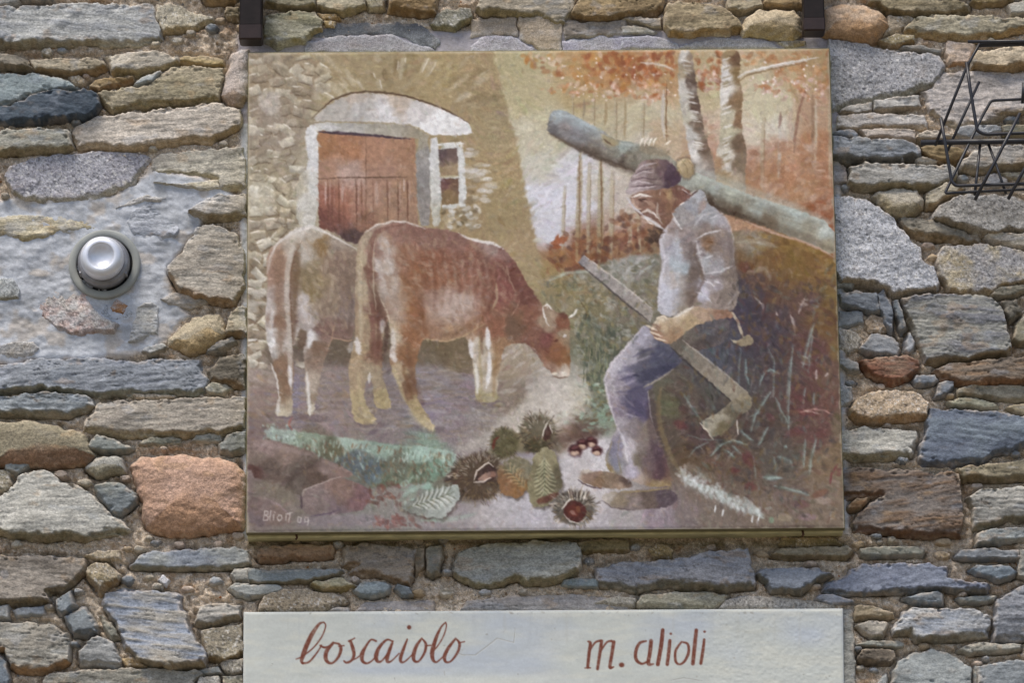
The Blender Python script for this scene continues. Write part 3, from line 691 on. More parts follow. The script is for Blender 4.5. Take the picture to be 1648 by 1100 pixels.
# the wall goes on beyond the frame: coarser rubble, one mesh
def margin():
    rs = np.random.RandomState(11); Vs, Fs, Cs = [], [], []; n = 0
    y = -300.0; k = 0
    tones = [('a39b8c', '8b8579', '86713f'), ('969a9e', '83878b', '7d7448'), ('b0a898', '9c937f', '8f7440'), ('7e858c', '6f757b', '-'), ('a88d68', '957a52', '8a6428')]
    while y < 1420:
        hh = rs.uniform(34, 78); x = -560 + rs.uniform(-40, 40)
        for edge in (-13, PH + 13):
            if y < edge < y + hh + 24: hh = edge - y
        inside = y >= -14 and y + hh <= PH + 14
        while x < 2200:
            ww = rs.uniform(70, 230)
            if inside:
                if x < -13 < x + ww + 40: ww = -13 - x
                if -14 < x < PW + 13: x = PW + 13
            if ww > 8 and (x + ww < -12 or x > PW + 12 or y + hh < -12 or y > PH + 12):
                m_ = 4; nn = 12; pts = []
                for q in range(nn):
                    a_ = 2 * math.pi * q / nn; e = 0.45
                    px = np.sign(math.cos(a_)) * abs(math.cos(a_)) ** e; py = np.sign(math.sin(a_)) * abs(math.sin(a_)) ** e
                    pts.append((x + ww / 2 + (ww / 2 - m_) * px * rs.uniform(0.88, 1), y + hh / 2 + (hh / 2 - m_) * py * rs.uniform(0.82, 1)))
                tn = tones[rs.randint(len(tones))]
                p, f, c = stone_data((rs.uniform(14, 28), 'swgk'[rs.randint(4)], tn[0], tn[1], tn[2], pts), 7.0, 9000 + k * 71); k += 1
                if len(f):
                    Vs.append(p); Fs.append(f + n); Cs.append(c); n += len(p)
            x += ww
        y += hh
    np_mesh('rubble_stones', np.concatenate(Vs), np.concatenate(Fs), M_STONE, np.concatenate(Cs), wall, True, kind='stuff')
margin()
# ------------------------------------------------------------------ the painted scene on the panel: laid in with blended colours, then brush strokes
CX, CY, CW, CH = 384, 68, 992, 800
cv = np.zeros((CH, CW, 3))
PR = np.random.RandomState(3)

def sample_canvas(img, x0, y0, u, v):
    h, w = img.shape[:2]
    x = np.clip(u - x0, 0, w - 1.001); y = np.clip(v - y0, 0, h - 1.001)
    i = y.astype(int); j = x.astype(int); fx = (x - j)[:, None]; fy = (y - i)[:, None]
    return (img[i, j] * (1 - fx) + img[i, j + 1] * fx) * (1 - fy) + (img[i + 1, j] * (1 - fx) + img[i + 1, j + 1] * fx) * fy

def pts_of(s):
    return [(float(a), float(b)) for a, b in (q.split(',')[:2] for q in s.split())]

def cpts(s):
    r = [q.split(',') for q in s.split()]
    return np.array([(float(a), float(b)) for a, b, _ in r]), np.array([hexs(c) for _, _, c in r])

def idw(x, y, s, pw=4.6):
    xy, c = cpts(s)
    w = 1.0 / (((x[..., None] - xy[:, 0]) ** 2 + (y[..., None] - xy[:, 1]) ** 2) + 25.0) ** (pw / 2)
    return (w @ c) / w.sum(-1, keepdims=True)

def window(x0, y0, x1, y1):
    a = max(int(x0) - CX, 0); b = min(int(x1) - CX + 2, CW); c = max(int(y0) - CY, 0); d = min(int(y1) - CY + 2, CH)
    return (a, b, c, d) if b > a and d > c else None

def smooth_poly(pts, n=2):
    p = np.array(pts, float)
    for _ in range(n):
        q = np.roll(p, -1, 0)
        p = np.stack([0.78 * p + 0.22 * q, 0.22 * p + 0.78 * q], 1).reshape(-1, 2)
    return p

def shape(outline, colours, feather=1.2, alpha=1.0, soft=1, rough=0.8, mottle=0.07, seed=0, pw=4.6):
    p = smooth_poly(pts_of(outline), soft) if soft else np.array(pts_of(outline))
    w = window(p[:, 0].min() - 4, p[:, 1].min() - 4, p[:, 0].max() + 4, p[:, 1].max() + 4)
    if not w: return
    a, b, c, d = w
    Y, X = np.mgrid[c:d, a:b]; X = X + CX + 0.0; Y = Y + CY + 0.0
    sd, _ = poly_sdf(X + rough * fbm(X / 5, Y / 5, seed + 70, 2) * 2, Y + rough * fbm(X / 5, Y / 5, seed + 75, 2) * 2, p)
    m_ = sstep(-feather, feather, sd)[..., None] * alpha
    if ' ' in colours or ',' in colours:
        wx = X + 9 * fbm(X / 14, Y / 14, seed + 80, 2); wy = Y + 9 * fbm(X / 14, Y / 14, seed + 85, 2)
        col = idw(wx, wy, colours, pw)
    else: col = np.broadcast_to(hexs(colours), X.shape + (3,))
    col = col * (1 + mottle * fbm(X / 7, Y / 7, seed + 90, 3) * 1.6)[..., None]
    cv[c:d, a:b] = cv[c:d, a:b] * (1 - m_) + col * m_

def stroke(path, width, colour, alpha=1.0, feather=0.8, taper=True, dry=0.0):
    p = np.array(pts_of(path) if isinstance(path, str) else path, float)
    ws = np.full(len(p), float(width)) if np.isscalar(width) else np.array(width, float)
    mw = ws.max() / 2 + 3
    w = window(p[:, 0].min() - mw, p[:, 1].min() - mw, p[:, 0].max() + mw, p[:, 1].max() + mw)
    if not w: return
    a, b, c, d = w
    Y, X = np.mgrid[c:d, a:b]; X = X + CX + 0.0; Y = Y + CY + 0.0
    m_ = np.zeros(X.shape); n = len(p)
    L = np.concatenate([[0], np.cumsum(np.hypot(*np.diff(p, axis=0).T))]); T = max(L[-1], 1e-6)
    for i in range(n - 1):
        dx, dy = p[i + 1] - p[i]; l2 = dx * dx + dy * dy + 1e-9
        t = np.clip(((X - p[i, 0]) * dx + (Y - p[i, 1]) * dy) / l2, 0, 1)
        dist = np.hypot(X - p[i, 0] - t * dx, Y - p[i, 1] - t * dy)
        r = (ws[i] + (ws[i + 1] - ws[i]) * t) / 2
        if taper:
            g = (L[i] + t * (L[i + 1] - L[i])) / T
            r = r * (0.35 + 0.65 * np.clip(np.minimum(g, 1 - g) * 5, 0, 1))
        m_ = np.maximum(m_, 1 - sstep(r - feather, r + feather, dist))
    if dry: m_ = m_ * np.clip(1 + dry * (fbm(X / 3, Y / 3, 7, 2) * 2 - 0.4), 0, 1)
    m_ = m_[..., None] * alpha
    col = hexs(colour) if isinstance(colour, str) else colour
    cv[c:d, a:b] = cv[c:d, a:b] * (1 - m_) + col * m_

def dab(x, y, l, w_, ang, col, alpha=0.8):
    q = window(x - l - 1, y - l - 1, x + l + 1, y + l + 1)
    if not q: return
    a, b, c, d = q
    Y, X = np.mgrid[c:d, a:b]; X = X + CX - x; Y = Y + CY - y
    ca, sa = math.cos(ang), math.sin(ang)
    e = np.sqrt(((X * ca + Y * sa) / l) ** 2 + ((-X * sa + Y * ca) / max(w_, 0.5)) ** 2)
    m_ = ((1 - sstep(0.55, 1.1, e)) * alpha)[..., None]
    cv[c:d, a:b] = cv[c:d, a:b] * (1 - m_) + col * m_

def dabs(region, n, cols, lw=(4, 2), ang=0.0, spread=1.5, alpha=0.7, jit=0.06):
    p = np.array(pts_of(region)); lo = p.min(0); hi = p.max(0)
    cs = [hexs(c) for c in cols.split()]
    XY = lo + (hi - lo) * PR.rand(n * 3, 2)
    sd, _ = poly_sdf(XY[:, 0], XY[:, 1], p)
    XY = XY[sd > 0][:n]
    for x, y in XY:
        c = cs[PR.randint(len(cs))] * (1 + jit * PR.randn())
        k = 0.6 + 0.8 * PR.rand()
        dab(x, y, lw[0] * k, lw[1] * k, ang + spread * (PR.rand() - 0.5), c, alpha)

def cpix(x, y):
    return cv[int(np.clip(y - CY, 0, CH - 1)), int(np.clip(x - CX, 0, CW - 1))]

BASE = """420,130,a08c70 450,180,a89c8c 430,230,a39682 430,280,b0a68c 430,330,b0a88e 430,370,a89a80 420,440,97836a 420,480,94826c 520,110,9f8c68
600,110,a08d68 700,120,a48f64 760,150,a08a64 790,120,a58e66 800,200,9c8a66 770,260,a38c64 810,280,a28c64 800,350,9c8860 830,400,a48c68 850,440,a38e68 760,350,a08862 480,150,a3946e 640,130,a08c66
410,560,9b8670 420,600,9a8a80 430,640,8d7870 470,640,80788a 530,600,8a7c78 550,660,8c7c7a 620,600,84787a 680,600,8a8288 700,650,85788a 620,690,877a7a 740,590,86745c 760,620,887880 820,580,a08f7c
830,640,8a7a6c 880,620,a8a098 900,660,b0aaa0 850,680,a8a090 780,690,8f8684 760,710,8d8080 940,620,a8a49a 930,650,a5a090 720,560,7a6c50 550,560,7d6c58 640,560,80705a 700,620,8a8082 720,690,85787c
420,700,7d6a68 500,720,7a6c60 600,740,6a7068 690,720,7a9080 700,760,748478 650,780,86807a 720,820,8f8688 800,830,a09a9c 850,820,a5a0a6 900,760,aaa6ac 960,720,b0aab0 950,780,b0a8a8 960,830,a8a2a8 1000,720,a09a98 1000,830,a0989a
1060,840,8d8088 1100,820,7d706e 900,700,8c7868 940,690,6f5a50 960,680,80907c 930,700,7d6450
900,430,98845a 950,440,857e6c 960,500,7c7456 980,540,6a6a58 950,560,6f7058 1000,590,5d6058 960,620,727860 1010,430,8d8880 1030,470,7a7462 1000,500,7a7060 940,470,8c7c58 920,500,8c8060 1000,640,6c6a5c 980,660,7c8070
1240,420,7d5c38 1280,420,7e6030 1320,440,80603a 1220,450,6f5240 1300,480,6a5048 1260,520,5f4a4a 1220,540,544852 1330,520,7a5c3a 1340,600,75594c 1250,600,5c4c4c 1200,600,544e52 1180,640,5a5450 1150,620,585450 1100,640,62564e
1120,700,5e4a48 1250,680,5c4e48 1330,660,745048 1340,740,7e6850 1250,740,605850 1200,760,6a564a 1150,740,6c584a 1120,780,7a6a5e 1180,800,76665a 1260,800,75645a 1330,800,7d6c5c 1150,830,7a6c62 1240,830,7e6e60
1190,480,4f4858 1200,500,4d4657 1190,420,7a5c3c 1210,400,8d8270 1230,470,6c5040 1290,380,94703a 1330,420,876434 1330,480,7c6236 1190,560,50505c 1150,590,555866 1310,560,6c4a48 1290,640,664644 1310,690,6c4c48 1345,680,746450 1345,560,826640
1075,660,64604a 1080,700,5f5248 1110,740,66523f"""
SKY = """800,95,b0a278 830,100,b0a47a 900,200,b8ae8d 860,230,b8b096 870,260,bcb8a8 880,320,c2c2ce 890,370,c0c1cc 960,300,bdb6ad 1000,220,b8ac90 1000,330,b8aca0 1060,180,bfb496 1070,130,b58f62 1150,150,b9a982 1150,200,bba68c 930,280,c3c2ca 920,330,c6c6d2
1240,170,bdb393 1240,210,c4bba8 1280,120,b59a72 1320,100,a8895e 1320,180,b08d70 1320,240,b07c58 1250,250,b5845f 1220,290,ab7c58 1290,310,b0805a 1320,350,9a5a3a 1220,220,c2b5a0 1210,250,b98f76 1340,300,a87352 940,120,b58c58 1000,110,b07c4c 1040,230,bdb4a0
1020,190,bdb292 970,200,b8ac88 960,400,86563a 900,410,9c6c44 1010,380,94604a 990,350,b09888 1030,410,8a6e50 880,440,a08858 930,400,945c3c 1140,240,b28a70 1145,270,a88068 1060,220,b8a080 1260,280,b37f5c 1240,240,bb9a84 860,150,b5a880 920,150,b59e70"""

def lay_in():
    global cv
    q = 4
    yy, xx = np.mgrid[0:CH // q + 2, 0:CW // q + 2]
    X = xx * q + CX + 0.0; Y = yy * q + CY + 0.0
    wx = X + 16 * fbm(X / 30, Y / 30, 300, 3); wy = Y + 16 * fbm(X / 30, Y / 30, 310, 3)
    lo = idw(wx, wy, BASE); ls = idw(wx, wy, SKY)
    def up(a):
        Yf, Xf = np.mgrid[0:CH, 0:CW]; i = Yf // q; j = Xf // q; fy = ((Yf % q) / q)[..., None]; fx = ((Xf % q) / q)[..., None]
        return (a[i, j] * (1 - fx) + a[i, j + 1] * fx) * (1 - fy) + (a[i + 1, j] * (1 - fx) + a[i + 1, j + 1] * fx) * fy
    base = up(lo); skyc = up(ls)
    Yf, Xf = np.mgrid[0:CH, 0:CW]; X = Xf + CX + 0.0; Y = Yf + CY + 0.0
    sp = pts_of("790,60 793,90 810,155 824,205 838,265 846,310 858,360 870,423 876,446 900,438 935,436 985,418 1010,414 1060,408 1120,400 1190,370 1260,374 1300,389 1345,414 1400,414 1400,60")
    sd, _ = poly_sdf(X + 3 * fbm(X / 9, Y / 9, 320, 2), Y + 3 * fbm(X / 9, Y / 9, 330, 2), sp)
    m_ = sstep(-3, 4, sd)[..., None]
    cv = base * (1 - m_) + skyc * m_

def painterly(n, l=(5, 10), w=(1.5, 3.2), jit=0.035, alpha=0.55, mode='field'):
    xs = CX + CW * PR.rand(n); ys = CY + CH * PR.rand(n)
    an = fbm(xs / 90, ys / 90, 400, 2) * 3.0 + 0.5
    for x, y, a in zip(xs, ys, an):
        c = np.clip(cpix(x, y) + jit * PR.randn() + 0.014 * PR.randn(3), 0, 1)
        dab(x, y, l[0] + (l[1] - l[0]) * PR.rand(), w[0] + (w[1] - w[0]) * PR.rand(), a, c, alpha)

def house():
    # rubble round the arch
    for k in range(120):
        a = math.radians(-172 + 164 * PR.rand()); r0 = 1.1 + 0.75 * PR.rand(); dr = 0.12 + 0.3 * PR.rand()
        q = lambda r: (632 + 128 * r * math.cos(a), 216 + 66 * r * math.sin(a))
        p0, p1 = q(r0), q(r0 + dr)
        if p1[1] < 86 or p0[0] < 420 or p0[0] > 770: continue
        fade = 0.75 if p0[0] < 680 else 0.4
        stroke([p0, p1], 4 + 7 * PR.rand(), ['b8ab8c', '8c7650', 'b0a284', '94805a', 'bcb098', '806c4c'][PR.randint(6)], 0.85 * fade, 2.2)
        if PR.rand() < .18: stroke([(p0[0] + 3, p0[1]), (p1[0] + 3, p1[1])], 2, 'e0dacd', 0.8 * fade, 1)
    shape("398,88 500,88 520,120 500,180 476,270 474,372 432,400 426,590 398,590", "430,120,9a8870 430,200,948472 430,300,9c8e72 430,380,8c7a60 415,480,86745c", 8, .75)
    y = 90.0
    while y < 590:
        x = 394.0 + 8 * PR.rand(); hh = 11 + 9 * PR.rand()
        while x < (508 if y < 190 else 474):
            ll = 12 + 22 * PR.rand(); sx, sy = x + ll / 2, y + hh / 2 + 2.5 * PR.randn()
            an = .22 * PR.randn() + (.7 * (PR.rand() < .3)) - (.8 * (PR.rand() < .2))
            col = hexs(['b8ac92', 'a4967c', 'c6bea6', '9c8c76', 'b2a692', 'cfc8b6'][PR.randint(6)]) * (1.0 if 270 < y < 380 else .93)
            ca, sa = math.cos(an), math.sin(an)
            pl = [(sx + (dx * ll * .46 + PR.randn() * 1.5) * ca - (dy * hh * .44 + PR.randn()) * sa, sy + dx * ll * .46 * sa + (dy * hh * .44 + PR.randn() * 1.2) * ca) for dx, dy in ((-1, -.9), (.1, -1), (1, -.9), (1, .9), (.1, 1), (-.95, .95))]
            shape(' '.join('%f,%f' % p for p in pl), ' '.join('%f,%f,%s' % (p[0], p[1], ''.join('%02x' % int(np.clip(255 * v_ * (1.12 if i_ < 3 else .86), 0, 255)) for v_ in col)) for i_, p in enumerate(pl)), 1.3, .8 if y > 265 else .55, soft=0)
            if PR.rand() < .6: stroke([pl[3], pl[4], pl[5]], 1.8, '5f4c38', .55)
            if PR.rand() < .5: stroke([pl[0], pl[1]], 2.4, 'ddd6c8', .7)
            x += ll
        y += hh
    shape("404,165 440,148 462,180 440,200 410,195", "8f7f70", 8, .5)
    for k in range(20):      # dark joints between those stones
        x = 405 + 85 * PR.rand(); y = 100 + 300 * PR.rand(); a = PR.rand() * 3
        if x > 470 and y > 180: x -= 50
        stroke([(x, y), (x + 14 * math.cos(a), y + 9 * math.sin(a)), (x + 20 * math.cos(a + .5), y + 16 * math.sin(a + .5))], 1.6, '6f5a42', 0.55)
    shape("415,150 445,146 452,170 440,185 418,178", "bdb5ac", 5, 0.6)
    shape("397,292 440,290 442,340 400,350", "c6c2b0", 6, 0.5)
    dabs("402,465 427,465 427,515 402,515", 8, "bab2a4 c2bcb0", (10, 5), 0, 0.5, 0.6)
    stroke("398,548 414,547", 4, 'd2cec8', 0.9)
    # lintel
    shape("504,195 514,181 534,164 560,153 590,149 630,152 660,158 690,168 720,179 742,190 757,202 761,217 700,218 690,216 665,201 620,197 560,195",
          "520,187,aaa49c 580,178,b2aeab 620,180,c9c7c9 700,202,d6d5d6 750,211,d2d1d1 640,160,b9a898 570,160,b3a597 545,172,ada7a0 600,190,b9b5b2 680,175,c4bfbd 730,193,d0cfcf", 1.2)
    stroke("501,192 514,179 534,161 560,151 590,147 630,150 660,156 690,166 720,178 740,189 756,199", [2, 3, 3, 3, 2.5, 3, 3, 3, 3.5, 3.5, 2.5], '644c3c', 0.9)
    shape("503,197 620,198 665,202 690,218 690,223 665,224 600,217 512,211 505,206", "520,203,b5b3ae 560,206,a8a59e 620,208,a19a8c 680,218,9c917c", 1.2)
    stroke("514,204 548,206", 6, 'c8c8cc', 0.5, 2)
    shape("490,215 500,199 512,205 513,366 478,371 476,290 497,268", "505,230,c8c8c8 505,260,c6c6c6 505,300,c0bfba 495,330,bab7ae 482,300,b2a994 500,360,bdb9b0 482,350,b5af9f", 1.2)
    shape("512,210 668,223 673,370 600,375 572,394 556,388 540,374 513,366",
          "525,225,a87550 560,240,a97554 600,250,a97b60 650,240,a67a5e 530,280,a98069 560,275,b09184 620,275,a9806a 660,300,a57e62 525,320,9a6250 545,330,a36a54 580,330,a37460 600,320,a8806a 640,330,a07c64 535,345,87564a 570,385,604a48 590,355,8f6652 525,345,7c4c42 620,350,a07a60 650,350,a27e66", 1.0, soft=0)
    stroke("513,212 560,215 600,218 640,222 662,224", [5, 5, 4, 3.5, 3], '4c3d4b', 0.9)
    stroke("513,288 560,286 655,285", 2.2, '6c5040', 0.8)
    stroke("589,218 589,286 589,368", 1.6, '7a5a46', 0.7)
    for x, al in ((527, .6), (534, .3), (545, .6), (552, .3), (573, .8), (581, .5), (600, .3), (623, .6), (640, .7), (655, .8)):
        stroke([(x, 289), (x + 1, 330), (x + 1, 370 if x < 580 else 358)], 2.2, '6f4838', al)
        stroke([(x + 4, 290), (x + 4, 330)], 2.2, 'b8948a', al * 0.7)
    stroke("524,292 524,330", 3, 'c8aca4', 0.6); stroke("552,296 551,325", 4, 'c0a298', 0.6); stroke("606,292 607,330", 5, 'b89c90', 0.5); stroke("650,287 650,308", 3, 'ccb4ac', 0.6)
    shape("513,350 530,366 556,390 572,394 575,376 545,372 520,352", "4a3c40", 6, 0.3)
    shape("668,224 692,219 694,364 673,364", "680,230,9c9482 680,270,8c8886 680,330,8b8580 685,250,94908c", 1.2)
    shape("690,224 706,220 709,300 709,366 695,364", "698,240,c4c4c4 700,300,bfbeb8 700,350,b5b2a4", 1.2)
    shape("704,231 745,229 752,332 739,334 706,338", "c2c2be", 1.2)
    shape("706,240 736,239 738,283 708,285", "710,245,6a5658 720,250,76605a 733,245,6f5a54 715,275,9c8464 733,275,a08868", 1.0, soft=0)
    shape("709,288 738,287 739,328 711,331", "715,293,7a5450 730,300,7c5e4c 720,320,8f7450", 1.0, soft=0)
    stroke("707,285 739,284", 3.5, 'b0a684', 0.9)
    stroke("704,233 746,231", 5, 'd2d2d0', 0.9); stroke("742,234 745,290 748,330", 8, 'c8cac8', 0.8)
    dabs("752,240 768,240 772,330 755,330", 26, "c4c0be b5a890 8a7658 cac6c4", (9, 4), 0.05, .5, .6)
    dabs("770,262 792,262 790,330 772,330", 20, "c2bfbc b3a68c c8c4c0", (9, 4), 0.05, .4, .55)
    dabs("712,335 770,335 775,368 716,366", 60, "c6c4bc 8a7a5e d0cec8 7a6a4c a8987a", (7, 4), 0.3, 2.4, .65)

def cow_back():
    shape("428,419 434,403 448,387 468,373 476,367 498,363 514,367 534,377 556,391 573,400 574,440 573,475 570,541 556,549 533,544 528,563 518,595 511,631 505,665 496,671 493,645 490,587 488,565 496,535 482,529 478,541 469,569 474,605 470,635 472,655 468,671 442,671 447,645 449,627 440,587 430,555 426,507 430,475 431,455",
          "432,420,a88570 440,440,a07d6a 450,480,a8948c 445,520,8d6c58 438,555,bab4b0 455,590,8d6e58 460,620,8a6c54 500,380,a89c8c 490,370,c0b8ae 540,390,9a8a7c 515,395,8d6f48 490,410,aa9e90 500,440,8f7c5c 540,420,88705f 560,440,877262 555,500,8a7a74 500,470,8a7650 485,490,aca09a 500,520,a49892 530,490,8d7866 520,530,7f6258 550,530,7d6258 510,560,806450 500,550,c2bfbe 495,620,a99989 505,640,8e7a66 498,660,b5ab98 450,660,b0a48c 445,640,8a7058 435,490,b4aaa4 436,530,bcb4ae", 1.3, seed=11)
    shape("440,405 458,400 458,520 452,640 445,560 441,470", "8d6f58", 5, 0.55)
    shape("470,400 486,410 478,470 477,540 470,560 466,470", "74563f", 4, 0.6)
    stroke("498,368 480,385 468,408 462,440 461,480 464,520 466,560 467,600 469,632", [7, 8, 9, 8, 7, 7, 7, 9, 5], 'beb4a8', 0.65, 2)
    stroke("486,388 474,412 468,440 467,480 470,520 471,560", 2.5, '7a5a44', 0.7)
    stroke("430,422 445,393 470,375 500,364 530,377 573,401", [2, 4, 5, 6, 4, 3], 'cdc6bf', 0.8, 1.5)
    stroke("444,395 436,412 430,440", 5, 'c0b2a6', 0.6, 1.8)
    shape("482,398 500,394 506,410 494,430 482,424", "c0b9b0", 9, 0.35)
    stroke("486,470 490,500 498,520", 12, 'c6c0c0', 0.6, 4)
    stroke("500,532 497,560", 9, 'cbc9ca', 0.85, 3); stroke("494,600 497,640 499,668", 5, 'cfccc8', 0.8, 2)
    stroke("438,500 436,535 440,552", 7, 'c6c2c2', 0.7, 2.5); shape("432,552 440,542 446,556 436,563", "d2d0d0", 2, 0.9)
    stroke("436,585 446,612 449,640", 3, 'cdc6c0', 0.8); stroke("466,590 468,622", 7, 'cfcdd0', 0.8, 2.5)
    stroke("450,640 446,668", 6, 'c8c4c0', 0.7, 2)
    shape("480,530 496,536 492,560 478,566", "6a5040", 3, 0.6)
    stroke("532,543 556,549 570,547", 2, 'b08c70', 0.8); stroke("538,520 534,545 526,565", 2, 'a88468', 0.7)

def cow_shadow():
    shape("424,555 480,545 560,548 640,545 760,545 790,560 770,590 700,592 640,588 560,590 480,585 430,590", "450,570,6c5c50 520,565,65584a 600,570,6c5c4e 700,565,6a5a44 750,568,74634c", 9, .75)
    for a, b in ((470, 668), (505, 672), (600, 682), (690, 690), (790, 648)): dab(a, b + 2, 34, 7, .05, hexs('65545a'), .4)

def cow_front():
    dabs("470,385 530,385 570,410 568,520 530,540 500,520 480,480", 120, "ac9880 a08870 94806a b4a28c 8a765c", (8, 3), 1.2, 1.4, .35)
    shape("574,403 578,387 590,371 610,361 634,356 656,358 682,367 700,368 730,372 766,389 794,391 810,400 828,419 844,449 858,470 870,485 876,497 874,490 880,489 894,503 902,503 916,511 918,535 917,555 918,595 916,605 906,609 892,606 886,599 870,583 864,565 848,553 828,553 810,560 806,583 800,619 802,645 782,649 766,645 764,627 761,587 754,555 748,540 720,551 700,549 680,545 676,559 668,595 670,631 676,649 690,675 702,691 688,693 660,663 646,633 630,595 625,575 630,555 627,515 618,525 615,587 616,611 632,655 620,661 602,655 600,615 592,610 584,631 590,655 610,681 570,684 565,649 560,590 566,565 572,541 571,475 573,435",
          "582,420,a89478 586,470,a8957a 584,520,a38b6e 578,560,a08868 574,610,a58e70 580,650,a8956e 600,672,ad9a70 600,610,9c8a70 612,640,a8966c 592,385,a4907a 606,372,a08474 606,400,8a6456 600,440,84604f 603,500,80584a 607,560,7c5646 614,395,bcb0a6 617,430,b8aca4 626,460,b0a094 640,495,aa9280 632,540,b4a288 640,375,946c5e 660,372,8c6458 700,378,8d685c 740,385,8d665a 790,398,9c8078 812,408,8f6a62 650,410,966c56 680,420,8f6250 720,420,8f6050 760,420,8a5c4c 800,425,86564c 825,440,7c4e44 660,450,95684e 700,455,93644e 740,450,92604c 780,460,8c5848 810,470,88524a 840,480,7a4e44 670,500,946444 660,540,936444 655,580,8f6444 645,600,a89274 662,625,84624a 670,650,a08c66 692,684,ac9a74 700,480,9f7c6c 720,478,a68a7e 745,482,ac968c 725,505,aa8e80 750,510,a48270 700,520,9c765e 730,535,a28062 760,525,9c7254 785,500,905e4a 800,530,925f48 808,560,9a7454 795,580,9c7c58 760,560,b8ac9c 770,600,ada08a 785,580,b8ac9c 785,620,b8aa98 775,640,a4986f 790,640,a2966e 885,515,a08870 905,520,85543f 880,545,85504a 895,570,8d5c40 910,580,94663f 905,602,c0b0a0 890,600,9c7864 912,540,9c866a 860,545,855a4a 850,510,8a5a48 830,520,7f5c46", 1.3, seed=31)
    # hind quarter light, tail
    shape("604,386 622,378 640,388 632,410 624,440 628,470 640,500 634,520 622,490 612,450 605,420", "c4b8b0", 10, 0.22)
    shape("594,470 604,455 612,480 622,510 626,530 618,520 606,500", "6a4a3c", 3, 0.6)
    stroke("652,362 625,365 606,374 597,392 594,430 596,480 601,540 606,586", [5, 8, 10, 9, 7, 7, 8, 4], '845a4e', 0.75, 1.8)
    stroke("586,385 581,410 579,460 581,520 580,560", 6, 'b8a88a', 0.7, 2.5)
    stroke("604,384 600,420 602,470 606,500", 2, 'b8a690', 0.7)
    stroke("612,480 622,500 628,520", 3, 'c4b49a', 0.6)
    stroke("588,374 606,362 634,356 656,358 684,368", [2, 3, 3.5, 3, 2], 'cdc4bc', 0.8, 1.2)
    stroke("738,375 752,383 768,388 795,392 810,401", [2, 4, 5, 5, 3], 'd2cdca', 0.85, 1.4)
    shape("690,495 725,478 765,478 772,495 745,515 700,520 686,510", "c4b4ac", 16, 0.4)
    shape("660,420 700,400 740,420 730,460 690,470 660,450", "8f5230", 14, 0.4)
    shape("640,440 665,460 660,520 648,500", "9a5f2e", 9, 0.35)
    stroke("680,546 720,550 748,541 782,520", 2.5, 'b89a70', 0.6); 
    stroke("792,418 800,440 796,470 786,500", 3, '6c4436', 0.5, 2); stroke("798,456 800,480 792,500", 4, 'b4a27c', 0.6, 1.5)
    stroke("815,428 820,450 830,470", 2.5, 'b89a80', 0.6); stroke("836,482 832,496 822,510", 2, 'b08a70', 0.6)
    shape("818,505 832,515 842,545 820,552 812,540", "6d5648", 6, 0.5)
    stroke("843,545 852,556 866,572", 3, '7a4c44', 0.5)
    for q, w, c, a in (("690,372 720,400 730,440", 26, '7d5448', .28), ("770,395 786,440 784,500", 16, '6f463a', .35), ("640,392 664,420 672,470 660,540", 18, 'a06a48', .3), ("680,470 676,510 684,540", 12, '7c5038', .4),
                       ("700,542 740,536 770,515", 9, '7d5a44', .45), ("800,420 826,450 846,490", 12, '6c4038', .35), ("655,560 664,610 680,650", 9, '6c4836', .45), ("612,505 622,540 616,580", 7, '5c4238', .5), ("560,440 566,500 562,540", 10, '6f5a4c', .4),
                       ("480,385 478,440 474,520", 8, '75593f', .4), ("540,400 556,450 552,520", 16, '7a6258', .35), ("452,400 448,470 452,560", 10, '8d6a54', .35)):
        stroke(q, w, c, a, 5)
    dabs("606,375 690,372 770,395 820,430 840,480 800,520 730,540 650,540 625,500 608,440", 300, "a88a70 a07e66 b09278 94705a 9c7c68 8a6854", (8, 3), 1.0, 1.6, .3)
    for x in range(690, 790, 13): stroke([(x, 420), (x + 6, 460), (x + 2, 500)], 5, 'b8a08e', .22, 3); stroke([(x + 6, 425), (x + 11, 465), (x + 7, 500)], 4, '7c5644', .2, 3)
    dabs("580,400 596,400 600,560 575,560", 40, "a8947c b09c80 96826a", (9, 2.5), 1.5, .4, .35)
    # head
    stroke("874,494 876,510 884,526", 2.5, 'd6d0c8', 0.9); stroke("874,494 881,490 889,499", 2.5, 'd6d0c8', 0.9)
    shape("878,500 890,503 896,520 890,530 880,520", "a68d74", 2, 0.7)
    stroke("916,512 926,504 929,496", [4, 3.5, 2.5], 'd4cfc6', 0.95); shape("898,502 910,502 914,512 904,514", "6d4238", 2, 0.7)
    dab(895, 549, 5, 2.6, -0.4, hexs('56302e'), 0.85); dab(909, 541, 4, 3, -0.8, hexs('c8c4c4'), 0.8)
    shape("888,540 904,540 912,560 908,590 896,592 888,570", "9a6240", 6, 0.35)
    dab(893, 602, 5, 3, 0.2, hexs('d8cfba'), 0.9); dab(907, 602, 6, 4, 0.2, hexs('d8d0c0'), 0.9)
    stroke("889,606 900,609 914,607", 1.6, '7c5a48', 0.8)
    # legs
    stroke("757,548 760,575", 8, 'd2cfce', 0.9, 2); stroke("765,585 768,612 768,636", 5, 'cfccc6', 0.85, 1.6)
    stroke("784,528 786,562", 8, 'd2d0d0', 0.9, 2); stroke("787,568 788,596 783,625", 7, 'd4d2d2', 0.9, 1.8)
    stroke("772,540 772,580 776,630", 4, 'a38f60', 0.5, 2); stroke("774,530 776,570", 5, '7c5a40', 0.55, 2)
    stroke("800,560 796,600 794,640", 6, '98744a', 0.5, 3)
    stroke("632,530 634,555 628,574", 8, 'c4bcb6', 0.7, 2.5); shape("626,570 638,566 640,584 632,582", "ccc6c2", 2.5, 0.8)
    stroke("632,590 642,618 652,645", 6, 'b8aa80', 0.6, 2.5); stroke("650,580 650,600 664,640", 6, '70492e', 0.55, 3)
